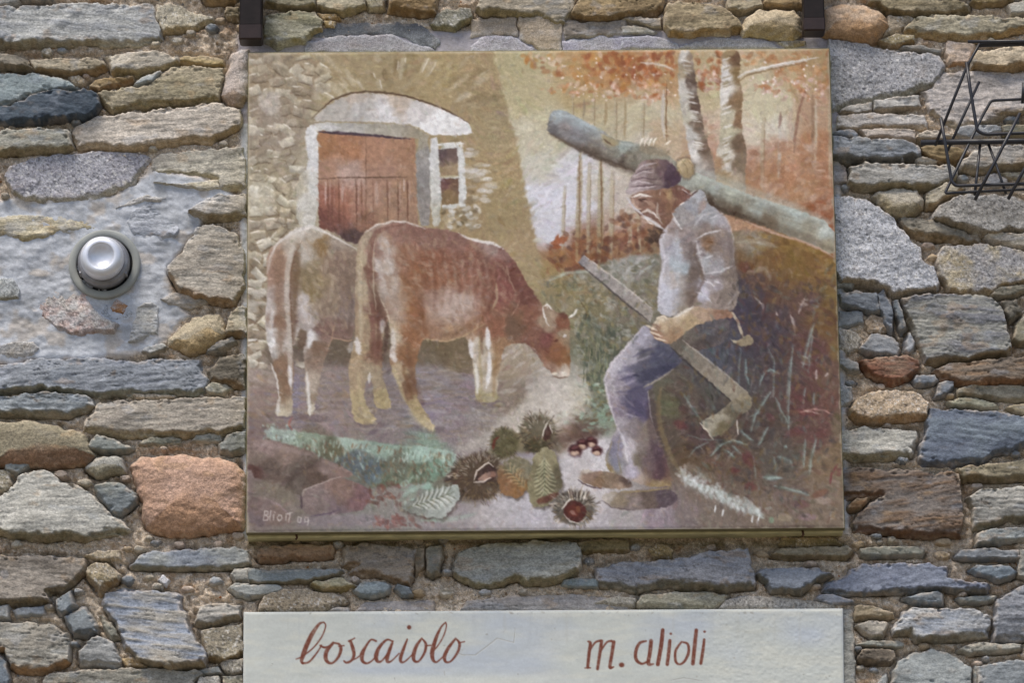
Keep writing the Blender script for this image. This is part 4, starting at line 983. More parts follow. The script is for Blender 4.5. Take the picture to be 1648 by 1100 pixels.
    stroke("658,660 680,682 698,694", 10, 'b0a27c', 0.6, 4)
    stroke("574,545 578,570", 9, 'd0cbcc', 0.8, 2.5); shape("558,560 567,548 570,562 562,570", "b0aca8", 2, 0.6)
    stroke("608,500 610,540 608,570", 7, '6a4338', 0.55, 2); stroke("616,515 614,535", 8, 'b4b0b0', 0.6, 3)
    stroke("624,520 622,560 618,570", 6, '5a4038', 0.55, 2.5)
    stroke("595,600 594,618", 4, 'ccc8c4', 0.7); stroke("576,600 580,640 590,670", 5, 'b0a078', 0.5, 2.5)
    dabs("570,660 612,660 612,684 570,684", 18, "aa9c80 988668", (6, 3), .3, 1, .5)
    dabs("765,635 802,635 812,655 765,652", 16, "a0947a 907c58", (6, 3), .3, 1, .5)

def trees():
    for x0, y0, x1, y1, w, c, a in ((934, 245, 928, 420, 9, 'a49068', .7), (967, 255, 964, 425, 10, 'a89c78', .7), (1011, 335, 1014, 412, 7, 'ada088', .8),
                                    (940, 160, 939, 190, 4, '90806a', .7), (975, 165, 974, 200, 5, '9c8058', .6), (1006, 160, 1005, 222, 4, '9a8058', .6),
                                    (1255, 185, 1253, 285, 6, 'b8b2a8', .7), (1256, 180, 1254, 205, 4, '906a5c', .7), (1308, 148, 1307, 270, 5, '8f7056', .7), (1313, 160, 1312, 262, 4, 'bfb49c', .7)):
        stroke([(x0, y0), ((x0 + x1) / 2 + 1, (y0 + y1) / 2), (x1, y1)], w, c, a, 1.6)
    for x0, y0, x1, y1, w in ((908, 300, 905, 400, 5), (948, 262, 946, 425, 6), (985, 275, 983, 420, 7), (1026, 330, 1030, 405, 6), (922, 160, 921, 200, 3), (955, 150, 955, 205, 4), (990, 158, 990, 225, 5), (1035, 165, 1034, 225, 4), (1228, 190, 1226, 300, 6), (1335, 160, 1336, 300, 5)):
        stroke([(x0, y0), (x1, y1)], w, 'b0a284', .7, 1.6); stroke([(x0 + w * .5, y0), (x1 + w * .5, y1)], 2, '86684a', .5, 1)
    for x in (932, 968, 967): stroke([(x, 250), (x + 1, 330), (x, 400)], 2.4, '7c5a3c', .6)
    stroke("1297,142 1286,178 1280,215 1278,245", 5, '946a54', .8, 1.5); stroke("1273,130 1284,165", 5, 'a08458', .6, 2)
    # autumn leaves overhead
    reds = "c27a38 b5683a a8603c c08c5a c98a3e 9c5434"
    dabs("838,88 1085,84 1085,130 1000,150 930,128 860,112", 130, reds + " d0b4a0", (7, 4), .5, 3, .5)
    dabs("860,140 1060,120 1070,170 990,165 900,158", 70, "c87e3a b86c40 cfae98 c0906a d4bcb0", (6, 3.5), .5, 3, .5)
    dabs("970,85 1085,84 1080,120 1040,130 985,118", 70, "9c5230 a8602f b5683a 8c4c34", (7, 4), .5, 3, .55)
    dabs("1035,110 1062,110 1075,150 1045,170 1022,150", 40, "c06c34 b8602f d0a890 c89a80", (6, 3.5), .5, 3, .55)
    dabs("1115,86 1165,84 1162,135 1130,145", 45, "a85c30 c07a48 9a5230 d0b090", (6, 4), .9, 3, .55)
    dabs("1120,110 1160,115 1158,150 1130,145", 30, "c08a78 b87c60 d0b8b0", (5, 3), .9, 3, .5)
    dabs("1192,84 1335,82 1338,170 1290,150 1240,110 1195,105", 90, "b87a44 a8683c c49a70 b58058 c0987c", (7, 4), .5, 3, .5)
    dabs("1200,128 1250,128 1290,120 1335,140 1330,165 1260,160 1210,145", 70, "c49c90 b87850 d0b4b0 c08a70", (5, 3), .5, 3, .5)
    dab(1232, 140, 12, 5, .2, hexs('b8622c'), .6)
    dabs("840,90 1100,90 1090,165 900,160", 46, "e0d0c4 d8c0b0", (2.4, 1.6), 0, 3, .8)
    dabs("1200,90 1330,90 1330,165 1210,150", 30, "e0d0c8 dcc8c0", (2.4, 1.6), 0, 3, .8)
    # far shrubs
    dabs("876,398 905,372 930,372 960,380 1000,340 1030,350 1050,405 985,418 940,434 880,446", 150, "8c5838 7c4a36 9a6844 5f4440 a07a54 6c4438", (7, 4), .9, 3, .5)
    dabs("888,386 912,380 908,400 892,402", 10, "b0603a a85a34", (8, 3), -.6, 1.8, .8)
    dabs("1205,250 1240,215 1300,235 1338,215 1340,355 1290,335 1230,318 1200,308", 160, "b08468 a07050 b49480 98684c c0a490 a87a5c", (9, 5), .9, 3, .35)
    dabs("1130,195 1158,200 1160,270 1120,270", 40, "b88e74 b07c60 c0a08c", (8, 5), .9, 3, .4)
    # birch trunks
    shape("1092,80 1113,80 1118,115 1124,155 1131,195 1136,225 1147,250 1154,300 1122,296 1110,250 1102,205 1095,175 1091,135",
          "1098,90,bab5ae 1110,100,8c7a68 1098,120,a39378 1115,130,665248 1098,140,bfbab2 1105,165,bab6ab 1118,170,665044 1108,185,b2ad9a 1124,200,74604f 1108,215,bab7b0 1118,240,c4c0bc 1132,235,745e4c", 1.2, seed=51)
    shape("1163,80 1193,80 1190,125 1196,155 1193,195 1196,219 1203,245 1200,275 1200,318 1158,305 1148,262 1158,231 1160,195 1158,165 1161,111",
          "1175,85,98805a 1188,90,74563f 1168,115,ccc8c5 1186,120,8f744a 1166,150,cac5be 1186,160,876a4a 1170,185,b0a890 1188,190,86664a 1172,215,b2ab8e 1190,230,76604c 1168,245,c6beaf 1170,270,c4beb5 1187,265,84705a 1163,280,a88c66 1160,262,a8825e", 1.2, seed=61)
    for k in range(34):
        y = 88 + 165 * PR.rand(); x = 1094 + (y - 88) * 0.16 + 3 * PR.rand()
        stroke([(x, y), (x + 10 + 6 * PR.rand(), y + 3)], 1.5 + 2 * PR.rand(), ['d6d3ce', '85705a', 'c4beb4'][PR.randint(3)], .6)
        y = 92 + 190 * PR.rand(); x = 1161 + 3 * PR.rand()
        stroke([(x, y + 3), (x + 9 + 7 * PR.rand(), y - 3)], 1.5 + 2.5 * PR.rand(), ['dad7d2', '927c58', 'c8c2b8'][PR.randint(3)], .6)
    stroke("1188,125 1200,116 1240,107 1280,99 1318,92", [6, 5, 5, 5, 3], 'c0b8ae', .9); stroke("1190,130 1202,121 1242,111 1300,100", [5, 4, 3, 2], '8a6e4c', .7)
    stroke("1204,114 1240,106 1278,98", 2, 'd8d4d0', .8)
    stroke("1030,101 1060,103 1075,108 1087,113", 3.5, 'c4b8aa', .8); stroke("1068,145 1066,190 1069,222", 5, 'bfb5ab', .85); stroke("1073,130 1072,190 1073,228", 2.4, '87613f', .8)

def log():
    shape("880,213 881,197 889,178 900,176 920,184 970,211 996,227 1022,229 1060,238 1090,262 1120,277 1160,295 1196,309 1230,321 1280,337 1343,362 1345,415 1300,391 1256,375 1220,361 1196,351 1160,343 1140,331 1128,318 1060,300 1020,275 990,264 950,250 920,232 900,223",
          "890,185,98a0a4 905,182,9aa8ae 940,198,98a6aa 885,210,6a6668 910,205,8a8080 930,215,8a8a90 960,225,8f8c88 950,243,6a5c50 985,225,a09274 1000,235,98a5a0 1015,255,7f7868 1000,262,5c4f46 1040,250,8c8878 1080,255,8f8a78 1100,258,9fb0b4 1130,285,a3a89c 1150,300,9aa29a 1140,322,57483a 1180,338,58483a 1180,310,a3a898 1220,335,9aa29c 1200,330,8f8c7c 1240,362,705f4c 1280,345,a3b0ac 1260,360,908f80 1300,375,8f8a78 1330,370,aab2ac 1330,395,948c74", 1.2, seed=71, pw=2.6)
    stroke("890,217 950,246 1010,272 1060,292", 12, "5f5046", .5, 5); stroke("1130,312 1180,338 1240,362 1300,384 1342,404", 13, "6a5c4a", .5, 5); stroke("1120,272 1190,300 1260,326 1342,360", 12, "a4b2ae", .4, 5); stroke("890,186 930,200 985,226", 12, "9aaab2", .4, 5)
    stroke("893,181 925,190 970,212", 6, 'a9b6bc', .7, 2.5); stroke("900,205 940,222 985,244", 5, '6f6868', .35, 2.5); stroke("1150,306 1210,330 1280,352", 4, '7c7a6c', .4, 2); stroke("1170,318 1240,345 1320,372", 3, '8a8676', .5, 1.5); stroke("998,232 1020,234", 5, 'a8b2b0', .6, 2); stroke("1092,258 1110,264", 6, 'b0c0c4', .7, 2)
    stroke("882,214 905,226 950,250 990,265 1020,275", [2, 4, 6, 7, 5], '564438', .6, 2)
    shape("966,212 990,226 998,232 985,236 970,226", "a8976e", 2, .8); stroke("972,224 985,234", 3, '6a5040', .7)
    stroke("1122,280 1160,297 1220,320 1290,343 1335,360", 7, 'b2bcb4', .5, 3)
    stroke("1134,318 1150,335 1196,350 1230,362", 9, '4c3a2c', .6, 3); stroke("1140,310 1146,330 1158,338", 8, '4a382c', .6, 3)
    stroke("1200,356 1220,365 1254,378 1290,388 1320,401 1342,414", 4, 'ba9480', .8, 1.4)

def man():
    dabs("1040,360 1075,372 1066,395 1040,390", 24, "54403a 46352f 6a5040", (7, 5), .5, 3, .5)
    stroke("1064,625 1060,650 1060,675 1066,700 1080,736 1096,762", 8, '7c6a4c', .75, 2.2)
    # trousers
    shape("1030,529 1012,555 980,587 972,611 978,641 984,667 993,689 984,709 973,737 978,759 998,765 1014,773 1040,783 1077,785 1082,776 1072,734 1058,703 1051,678 1046,650 1044,625 1084,594 1116,566 1160,556 1174,541 1174,510 1130,515 1106,530 1074,555 1054,545 1042,522",
          "1030,545,9c98a8 1010,570,a5a0ac 990,590,aaa6b0 1000,620,8d8490 980,620,a098a0 1040,570,66646f 1060,575,54566c 1040,600,565668 1010,610,76708c 1020,640,5f5a74 1000,660,7c7080 990,650,988c98 1030,660,585070 1110,545,6c645c 1140,530,5c5a62 1160,530,665e62 1120,560,68564f 1080,580,525468 1000,680,9a929a 1020,690,7e7478 1040,690,8a7c6c 990,720,827c8c 990,745,82848f 980,750,9a8458 1010,720,a8a0a4 1015,760,a098a8 1030,740,7a6f60 1050,740,66515c 1060,760,66494a 1020,775,a08c80 1060,780,988058", 1.2, seed=81)
    stroke("1036,526 1012,554 985,585 973,611 979,645 992,686", [2, 4, 5, 4, 4, 3], 'c4bcc4', .75, 1.6)
    for q in ("984,606 1000,600 1020,602", "982,622 1000,622 1024,612", "986,640 1004,640 1020,655", "1000,590 1030,580 1050,572", "992,655 1010,668 1026,672"):
        stroke(q, 3.5, 'a8a0b0', .55, 1.8)
    for q in ("996,612 1020,606 1050,594", "990,632 1015,630 1040,618", "1000,650 1020,658 1036,664", "1018,575 1045,562 1070,560"):
        stroke(q, 4, '4c4a68', .5, 2)
    stroke("994,690 1004,708 1010,745", [5, 5, 3], 'c8c4cc', .75, 1.5); stroke("1013,738 1017,755 1020,770", 7, 'b0aac0', .6, 2.5)
    stroke("1084,595 1062,610 1036,624", 3, 'a89c86', .8, 1.2); stroke("1043,630 1046,660 1050,680", 2.4, 'bdb9b0', .8)
    stroke("985,710 978,735", 3, '9a8a60', .5); stroke("998,700 994,730 1000,762", 3, '8e7c58', .6, 1.4)
    shape("994,694 1000,700 1004,730 990,758 984,752", "77748c", 4, .5); shape("1044,700 1062,730 1072,770 1050,776 1046,740", "5c4450", 7, .5)
    for q, w, c, a in (("1086,588 1056,600 1030,614", 16, '3c3c58', .55), ("1048,630 1050,690 1066,762", 18, '503e48', .5), ("1028,690 1040,730 1046,770", 24, '776864', .45), ("1110,562 1150,545 1172,530", 16, '4c4648', .5),
                       ("996,600 1030,588 1070,570", 9, '50506c', .45), ("1000,640 1024,650 1040,672", 12, '54506a', .5), ("986,720 984,750", 12, '72728a', .4), ("1014,560 990,590 982,615", 7, 'b4aeba', .5), ("1006,700 1014,735 1018,765", 7, 'b4aebc', .45)):
        stroke(q, w, c, a, 5)
    # shoes
    shape("930,770 938,757 948,755 958,760 978,760 998,765 1016,775 1016,785 998,788 970,787 952,783 936,776", "938,762,b4a89c 950,770,8f7464 980,772,86705c 1005,775,62504a 1000,783,9a806a 960,780,84684f", 1.1)
    stroke("930,773 938,779 952,785 972,788", 2.4, '4c3840', .8)
    shape("968,800 978,793 998,792 1042,789 1076,786 1094,800 1080,816 1040,821 1000,823 975,814", "975,800,b0a69c 1000,800,8a7a64 1040,805,6c5c54 1070,800,5c4e56 1020,815,877874", 1.4)
    stroke("1000,792 1040,791 1076,786", 2.5, 'a08a58', .7); stroke("968,806 985,818 1020,822", 2, '5c4c54', .6)
    # shirt
    shape("1074,362 1080,344 1132,305 1140,329 1160,341 1170,355 1178,375 1181,415 1186,435 1190,465 1186,491 1178,502 1150,502 1116,497 1084,511 1060,505 1057,493 1060,455 1066,425 1061,395 1062,380",
          "1070,380,a8a0a4 1068,420,a7a5ae 1085,370,958480 1090,400,9b98a4 1092,430,9aa5ae 1085,450,aaa09c 1110,400,847876 1115,440,7a6c64 1110,480,857468 1075,470,aeb0be 1080,495,aeaeba 1095,500,948878 1140,345,999aa0 1160,350,9c969e 1150,375,8c7c74 1140,395,86664c 1165,400,8a7c7a 1170,420,887a74 1135,420,a2a3a7 1150,430,98949a 1175,440,88796c 1150,460,9c9296 1130,470,aca9b8 1170,470,8a7c72 1150,490,988880 1125,400,948a8c", 1.2, seed=91)
    stroke("1075,364 1064,390 1070,420 1063,452 1060,492", [4, 5, 5, 5, 4], 'bcb8c2', .75, 1.8)
    stroke("1090,385 1094,410 1088,435 1092,455", 10, 'a9b2bc', .5, 4)
    stroke("1062,445 1072,470 1082,480", 10, 'babac8', .55, 4)
    stroke("1119,392 1118,410 1128,432 1132,452 1122,472 1112,488", 5, '665044', .55, 2.2)
    for q, a in (("1122,384 1136,376 1160,371", .9), ("1121,388 1126,412 1133,440", .8), ("1135,441 1160,437 1180,428", .8), ("1080,345 1090,360 1096,368", .9), ("1118,362 1132,346 1150,341", .6),
                 ("1142,352 1156,346", .6), ("1134,452 1144,456 1152,464", .9), ("1120,470 1134,476 1146,488", .8), ("1136,416 1146,412", .9), ("1186,468 1180,480 1172,490", .5), ("1160,340 1172,358 1180,380 1181,420", .5)):
        stroke(q, 3, 'c9c6cb', a * .8, 1.2)
    stroke("1150,452 1158,456", 5, 'd2d0d8', .7, 2); stroke("1128,476 1142,482", 7, 'b8b8ca', .6, 3)
    shape("1128,384 1146,378 1152,388 1140,402 1128,398", "8a6446", 5, .5)
    for q, w, c, a in (("1112,392 1120,430 1112,490", 17, '665650', .5), ("1174,378 1184,440 1178,488", 13, '70625e', .5), ("1140,395 1168,405 1172,425", 12, '84746c', .45), ("1136,447 1165,446 1182,440", 6, '6f625e', .5), ("1148,470 1166,480 1160,496", 10, '74665f', .45),
                       ("1090,372 1086,400 1096,430", 10, 'a9b0ba', .4), ("1074,440 1078,470 1074,498", 8, 'b4b6c4', .45), ("1096,450 1098,480 1090,505", 10, '8a8078', .4), ("1145,335 1165,350 1174,372", 8, 'a49ca2', .4)):
        stroke(q, w, c, a, 4.5)
    # forearm and hands
    shape("1084,513 1116,493 1142,497 1178,500 1180,512 1158,513 1130,520 1106,533 1090,548 1078,556 1054,546 1045,534 1056,511 1070,508",
          "1062,515,c8b8a0 1075,530,b09878 1060,540,a07860 1100,508,c8b49a 1130,505,ac9078 1165,505,98705a 1085,545,9a7a5c 1110,520,a8906c", 1.1, seed=95)
    stroke("1084,512 1100,503 1116,494", 4, 'd8d0c4', .8, 1.5)
    for q in ("1040,524 1050,528 1058,533", "1046,534 1055,538 1064,541", "1053,543 1062,546 1072,550", "1056,512 1068,509 1074,514"):
        stroke(q, 3, 'dac8b0', .8)
    for q in ("1044,530 1054,534", "1052,540 1062,544", "1048,521 1060,526"):
        stroke(q, 1.6, '7c5848', .7)
    # head
    shape("1012,316 1040,306 1060,304 1076,302 1090,297 1105,303 1114,314 1098,336 1085,346 1076,362 1065,369 1050,358 1034,345 1022,330",
          "1030,325,947060 1045,330,8c6656 1065,312,8c6650 1078,312,a98a60 1085,305,7a5448 1075,330,8c654c 1070,350,845f4e 1055,345,805e52 1098,315,7a5248 1090,330,8a6450", 1.2, seed=97)
    stroke("1088,302 1090,316 1082,338", 3, '6c4840', .5, 1.6); stroke("1064,306 1062,314", 2.4, 'd8ccbc', .8); shape("1064,304 1074,304 1076,318 1070,326 1064,318", "a8825c", 1.6, .8); stroke("1068,309 1072,315", 2.4, '7a5040', .8)
    shape("1016,318 1012,332 1022,338 1030,326", "b08c7c", 1.5, .8); stroke("1022,338 1030,346 1036,344", 2.4, '6a4440', .6); stroke("1046,322 1058,332 1060,346", 2.2, '7a5448', .5); stroke("1036,322 1046,328", 3, 'c4a08c', .6, 1.4)
    stroke("1062,300 1070,325 1062,345", 8, '84584a', .5, 3); stroke("1082,306 1094,318 1086,336", 8, '7a5044', .5, 3)
    for q, w, c, a, f in (("1044,324 1054,334", 8, 'a88670', .7, 2.5), ("1050,320 1066,332 1066,352", 9, '7a5648', .6, 3), ("1018,320 1021,333 1031,337", [3, 5, 4], 'bc9a84', .9, 1.2), ("1022,338 1032,339", 2, '54382f', .7, .9),
                          ("1016,318 1030,313 1047,316", [3, 4, 3], 'dcd4ca', .9, 1), ("1028,322 1040,321", 2.6, '4a302b', .8, .9), ("1032,343 1042,338 1055,345", [3, 4, 3], 'd6cec5', .7, 1.3), ("1034,349 1048,355 1064,367", [4, 6, 5], 'c4b9ae', .75, 1.8),
                          ("1040,347 1052,352", 2, '6c4a40', .7, .8), ("1046,353 1058,362", 1.6, '8a6c60', .7, .8), ("1058,326 1058,344 1065,360", [3, 4, 3], 'b5a698', .75, 1.3), ("1038,350 1044,358 1052,362", 1.8, 'ece6de', .8, .8), ("1050,340 1060,352", 2, 'e4ddd5', .7, .9)):
        stroke(q, w, c, a, f)
    stroke("1028,319 1036,315 1046,316", 2, 'd4c8c0', .7); dab(1033, 324, 3, 1.6, .2, hexs('5a3a38'), .7)
    stroke("1008,318 1020,334 1034,345", [3, 4, 3], 'bcb8be', .85); stroke("1034,346 1050,357 1068,369", 3.5, 'c0bcc0', .85)
    # cap
    shape("1007,309 1011,298 1015,287 1024,271 1035,259 1054,254 1076,259 1092,274 1097,289 1090,298 1076,303 1060,305 1040,306 1022,310 1010,315",
          "1030,280,9c8888 1020,295,a89698 1050,262,80685f 1080,280,5c4755 1085,292,523d4d 1050,290,84706c 1030,305,9a8688 1012,310,a39496 1040,270,94807f 1066,270,745c60", 1.2, seed=99)
    for q in ("1024,274 1036,266 1056,262", "1018,285 1034,276 1050,278", "1014,296 1030,292 1050,296", "1012,306 1030,303 1056,300"):
        stroke(q, 2.6, 'c0b2b6', .7)
    for q in ("1022,281 1036,274 1052,272", "1016,291 1034,286 1060,290 1082,276", "1014,301 1034,299 1064,298"):
        stroke(q, 1.8, '5c464c', .7)
    shape("1070,272 1090,276 1095,290 1080,298 1070,292", "56404f", 4, .6)
    # collar
    shape("1081,340 1113,316 1129,303 1133,314 1140,330 1113,357 1096,370 1088,356", "1095,350,918c8c 1115,335,8c8e96 1128,312,a3a5ab 1130,335,958480 1105,352,98908f", 1.0)
    stroke("1081,342 1090,357 1097,369", 2, 'd4d0d0', .9); stroke("1094,330 1102,325", 2, 'e0dcd8', .9); stroke("1098,304 1110,314 1120,306", 2, 'c4b8b4', .8); stroke("1100,308 1112,316 1122,308", 2.4, '5c3c40', .7)
    # hand on the log
    shape("1086,262 1096,252 1112,254 1121,268 1118,284 1104,292 1092,282", "6c5844", 3, .6); shape("1088,263 1097,255 1110,256 1118,268 1115,282 1103,288 1093,279", "1095,260,c0aa84 1110,262,b8a078 1112,280,94805c 1100,280,a08a64", 1.4, .95)
    stroke("1096,256 1104,268 1108,284", 2, '84704e', .6); stroke("1104,254 1114,266 1116,280", 2, '8a7452', .6); stroke("1090,264 1098,276", 2, 'c8b48c', .6)
    shape("1028,244 1034,232 1056,234 1076,240 1080,250 1060,252", "8f8068", 3, .7)
    for x in (1030, 1037, 1044, 1051): stroke([(x, 235), (x + 2, 226), (x + 6, 222)], [2.5, 3, 2.5], 'e6dccb', .9); stroke([(x + 1, 238), (x + 2, 230)], 1.6, '907a5c', .5)
    stroke("1071,233 1080,226", 3, 'e2d6c2', .9)
    # billhook at the belt
    stroke("1178,503 1187,517 1196,544", [5, 4, 4], 'bbab92', .9); shape("1172,544 1182,550 1196,544 1204,538 1214,546 1212,554 1198,558 1184,555", "1180,550,b5a78c 1205,548,98886c 1195,555,8c7c62", 1.0)
    # axe
    shape("930,423 940,411 1000,457 1052,500 1046,520 1000,482", "935,418,8a8488 950,428,9c9492 1000,465,98908c 1040,505,9a9088", .9, soft=0)
    shape("1076,556 1094,546 1130,573 1204,632 1178,646 1120,596", "1090,555,665e54 1110,570,80786c 1140,595,8a8072 1180,630,908674", .9, soft=0)
    stroke("941,412 1000,457 1050,497", 2.6, 'c2b8b0', .8); stroke("932,424 1000,482 1046,519", 3, '4f4848', .8)
    stroke("1098,548 1140,580 1200,629", 3, 'aca396', .7); stroke("1080,560 1120,597 1176,646", 3.5, '403a3c', .7)
    shape("1178,645 1196,632 1206,634 1211,646 1208,660 1190,670 1180,682 1168,697 1145,705 1126,680 1150,668 1166,656", "1190,640,94886f 1195,655,7c7462 1160,675,9c9480 1140,690,a09884 1165,690,786c50 1180,670,6c6250 1205,645,8c8068", 1.1)
    stroke("1126,681 1137,693 1148,708", 2.4, 'cbbfac', .85)

def undergrowth():
    g = '7d9f9c'
    dabs("1180,440 1230,430 1270,520 1250,620 1200,600 1180,540", 70, "46404c 3f3c46 524650 4a4854", (12, 6), 1.2, 2, .4)
    dabs("1090,640 1180,660 1230,720 1160,740 1100,720", 50, "4c403e 463c40 5a4440", (11, 5), 1.2, 2, .4)
    for q, w, a in (("1200,579 1200,603 1206,619", 3.5, .8), ("1222,620 1230,599 1240,595 1254,602", 4, .8), ("1276,555 1272,595 1268,655 1270,700", 4.5, .7), ("1310,521 1299,555 1292,591", 6, .7),
                    ("1307,541 1303,571 1301,599", 3.5, .8), ("1248,641 1257,662 1268,681", 4, .7), ("1240,631 1216,667 1208,695", 5, .7), ("1296,625 1292,651", 4, .7), ("1310,633 1309,652", 4, .7),
                    ("1100,635 1116,661 1138,690", 3.5, .6), ("1144,734 1160,716 1178,709 1202,716", 5, .8), ("1188,688 1198,700 1212,710", 5, .7), ("1236,688 1228,702 1220,718", 5, .75), ("1296,708 1294,730 1293,752", 5, .75),
                    ("1314,706 1306,735 1302,764", 5, .7), ("1246,736 1248,758", 3, .6), ("1212,735 1216,770", 3, .6), ("1228,769 1256,770", 8, .8), ("1246,783 1280,790 1302,798", 6, .7), ("1164,724 1173,729 1183,737", 5, .75),
                    ("1178,718 1194,733", 5, .7), ("1108,736 1120,722 1140,712", 2.5, .6), ("1262,718 1266,720", 6, .8), ("1192,560 1188,600 1190,640", 2.5, .5), ("1235,560 1246,580 1244,640", 3, .5), ("1270,590 1266,640", 3, .5),
                    ("1250,735 1270,742 1276,752", 8, .5), ("1105,700 1130,708 1165,709", 2, .5), ("1225,662 1206,672", 2.5, .5), ("1160,730 1150,745", 2.5, .5)):
        stroke(q, w, g, a * .55, 2)
        stroke([(x + .8, y) for x, y in pts_of(q)], w * .35, 'a9cac6', a * .45, .9)
    for x, y, l, w, a, c in ((1095, 684, 14, 8, .4, '742c36'), (1205, 740, 16, 10, .9, '6c2834'), (1183, 757, 10, 6, 0, '6c2c34'), (1280, 695, 20, 8, -.3, '763a40'), (1320, 700, 20, 8, -.4, '70403c'), (1298, 664, 26, 6, .1, '7d3c42'),
                             (1290, 642, 12, 6, .2, '74343a'), (1208, 784, 12, 8, .4, '74303a'), (1320, 795, 18, 7, -.4, '874832'), (1240, 672, 10, 6, .6, '6c3440'), (1350, 760, 5, 14, .2, '74383e'), (1290, 812, 16, 8, 0, '764048'),
                             (1200, 430, 18, 10, .2, '6c3430'), (1310, 600, 18, 14, .3, '6c3c40'), (1150, 745, 14, 6, .4, '70443a'), (1130, 775, 14, 6, .2, '70423c'), (1100, 660, 10, 8, 0, '5e3a3a')):
        dab(x, y, l, w, a, hexs(c), .42)
    stroke("1348,748 1338,765 1336,780", 4, '7d3840', .7)
    stroke("1288,664 1310,659 1328,662 1340,668", 3, 'b88a80', .7); stroke("1296,661 1320,667", 2, 'c4a8a0', .6)
    for q in ("1297,477 1290,490 1286,505", "1272,507 1277,520 1280,538", "1214,478 1226,490 1230,500", "1248,503 1252,508", "1332,600 1328,606", "1314,596 1314,612"):
        stroke(q, 3.5, 'b5a5a0', .75, 1.4)
    dabs("1290,478 1320,478 1318,505 1288,505", 12, "8a7a7a a4948e 5c4c54", (4, 3), 0, 3, .5)
    dabs("1190,460 1345,450 1345,600 1200,560", 90, "6c5040 544048 7c6034 5c3c3c 80643c 4c4450", (9, 4), 1.0, 2.6, .4)
    dabs("1095,600 1345,600 1345,820 1220,820 1110,760", 150, "5c4c44 6c5844 4c4c50 704c40 5c5a48 74603f", (9, 4), 1.2, 2.4, .35)
    dabs("1210,360 1345,415 1345,480 1200,450", 60, "8a6a2c 7c5830 94743a 70502c 84664a", (10, 5), .5, 2.4, .4)
    stroke("1186,390 1220,388 1250,398", 8, 'aaa290', .5, 3); stroke("1204,438 1232,432 1240,450", 6, 'a09484', .5, 3)
    # little waterfall
    stroke("1094,757 1110,778 1150,797 1196,814 1226,832", [8, 14, 18, 20, 12], 'a0a8a6', .45, 5)
    for k in range(190):
        t = PR.rand(); x = 1094 + 132 * t + 7 * PR.randn(); y = 758 + 72 * t ** .85 + 6 * PR.randn()
        dab(x, y, 3 + 4 * PR.rand(), 2 + 2 * PR.rand(), 1.2 + PR.randn() * .5, hexs(['c6d0d2', 'b0c0c0', 'd4dadc', 'a4b4ae'][PR.randint(4)]), .3)
    for x, y in ((1164, 828), (1212, 838), (1222, 836), (1152, 822)): stroke([(x, y - 8), (x - 2, y + 4)], 2.5, 'd4dadc', .8)
    for x, y, l, w, c in ((1325, 806, 16, 7, 'a08e80'), (1262, 834, 16, 8, '96866c'), (1300, 833, 18, 7, '8c7078'), (1242, 838, 5, 6, '7c9c80'), (1340, 830, 5, 10, 'b0a49a')):
        dab(x, y, l, w, 0, hexs(c), .7)
    stroke("1186,676 1187,690 1188,700", 2, 'dcd4c8', .8)

def hedge():
    dabs("880,446 935,436 985,420 1062,410 1058,500 1010,550 970,610 930,600 925,510 870,470", 260, "98865a 7c7456 6c6c58 8a8474 9a9488 5c6050 847c4c a4a49c 6a7060", (7, 4), .9, 2.8, .42)
    dabs("940,500 1010,550 975,600 978,660 940,640 925,560", 110, "4f5448 5c6456 6c7460 445048 7a7c58", (7, 3), 1.4, 1.4, .45)
    for k in range(50):
        x = 938 + 40 * PR.rand(); y = 540 + 70 * PR.rand(); stroke([(x, y + 14), (x - 3 + 6 * PR.rand(), y)], 1.5, ['7c8460', '46503f', '94906c'][PR.randint(3)], .6)
    stroke("884,452 910,440 940,437 970,436", 5, 'a8b4a4', .6, 2); stroke("982,432 1000,420 1030,416", 8, 'a0a09c', .5, 3)
    dabs("985,420 1055,412 1050,440 1000,450", 30, "a4a4a0 8c8c88 b0b0b0", (7, 3), -.3, 1.6, .5)
    stroke("930,480 944,500 942,520", 2, '5c4c34', .6); stroke("906,455 912,470", 2, '6a5c3c', .5)
    dabs("925,610 975,615 985,660 940,655", 40, "8cac98 78886c a0bca8 6a6450 90804c", (5, 2.5), -.2, 1.6, .6)
    dabs("900,660 985,645 992,690 930,700 890,690", 60, "80a08c 6c5848 90b09c 7c6a50 64482c 9cb85c", (5, 2.5), -.3, 1.4, .55)
    shape("890,704 930,696 985,688 965,702 920,716 896,716", "644a44", 6, .6)
    dabs("700,560 790,545 790,600 720,600", 30, "7c6c4c 6a5c44 8c7c5c", (12, 3), 0, .5, .4)
    dabs("800,555 860,560 890,610 940,640 860,690 800,690", 60, "b0a8a0 a0947c bcb6b0 948468", (12, 3.5), -.4, .7, .4)
    dabs("600,600 780,600 780,700 620,690", 110, "7c7880 8f8888 9a9496 74696a 847a80", (14, 3), 0, .4, .35)
    dabs("400,600 560,600 560,680 400,690", 60, "9a7a50 7c7486 8a7060 94806a 706e7c", (9, 4), .2, 1.4, .4)

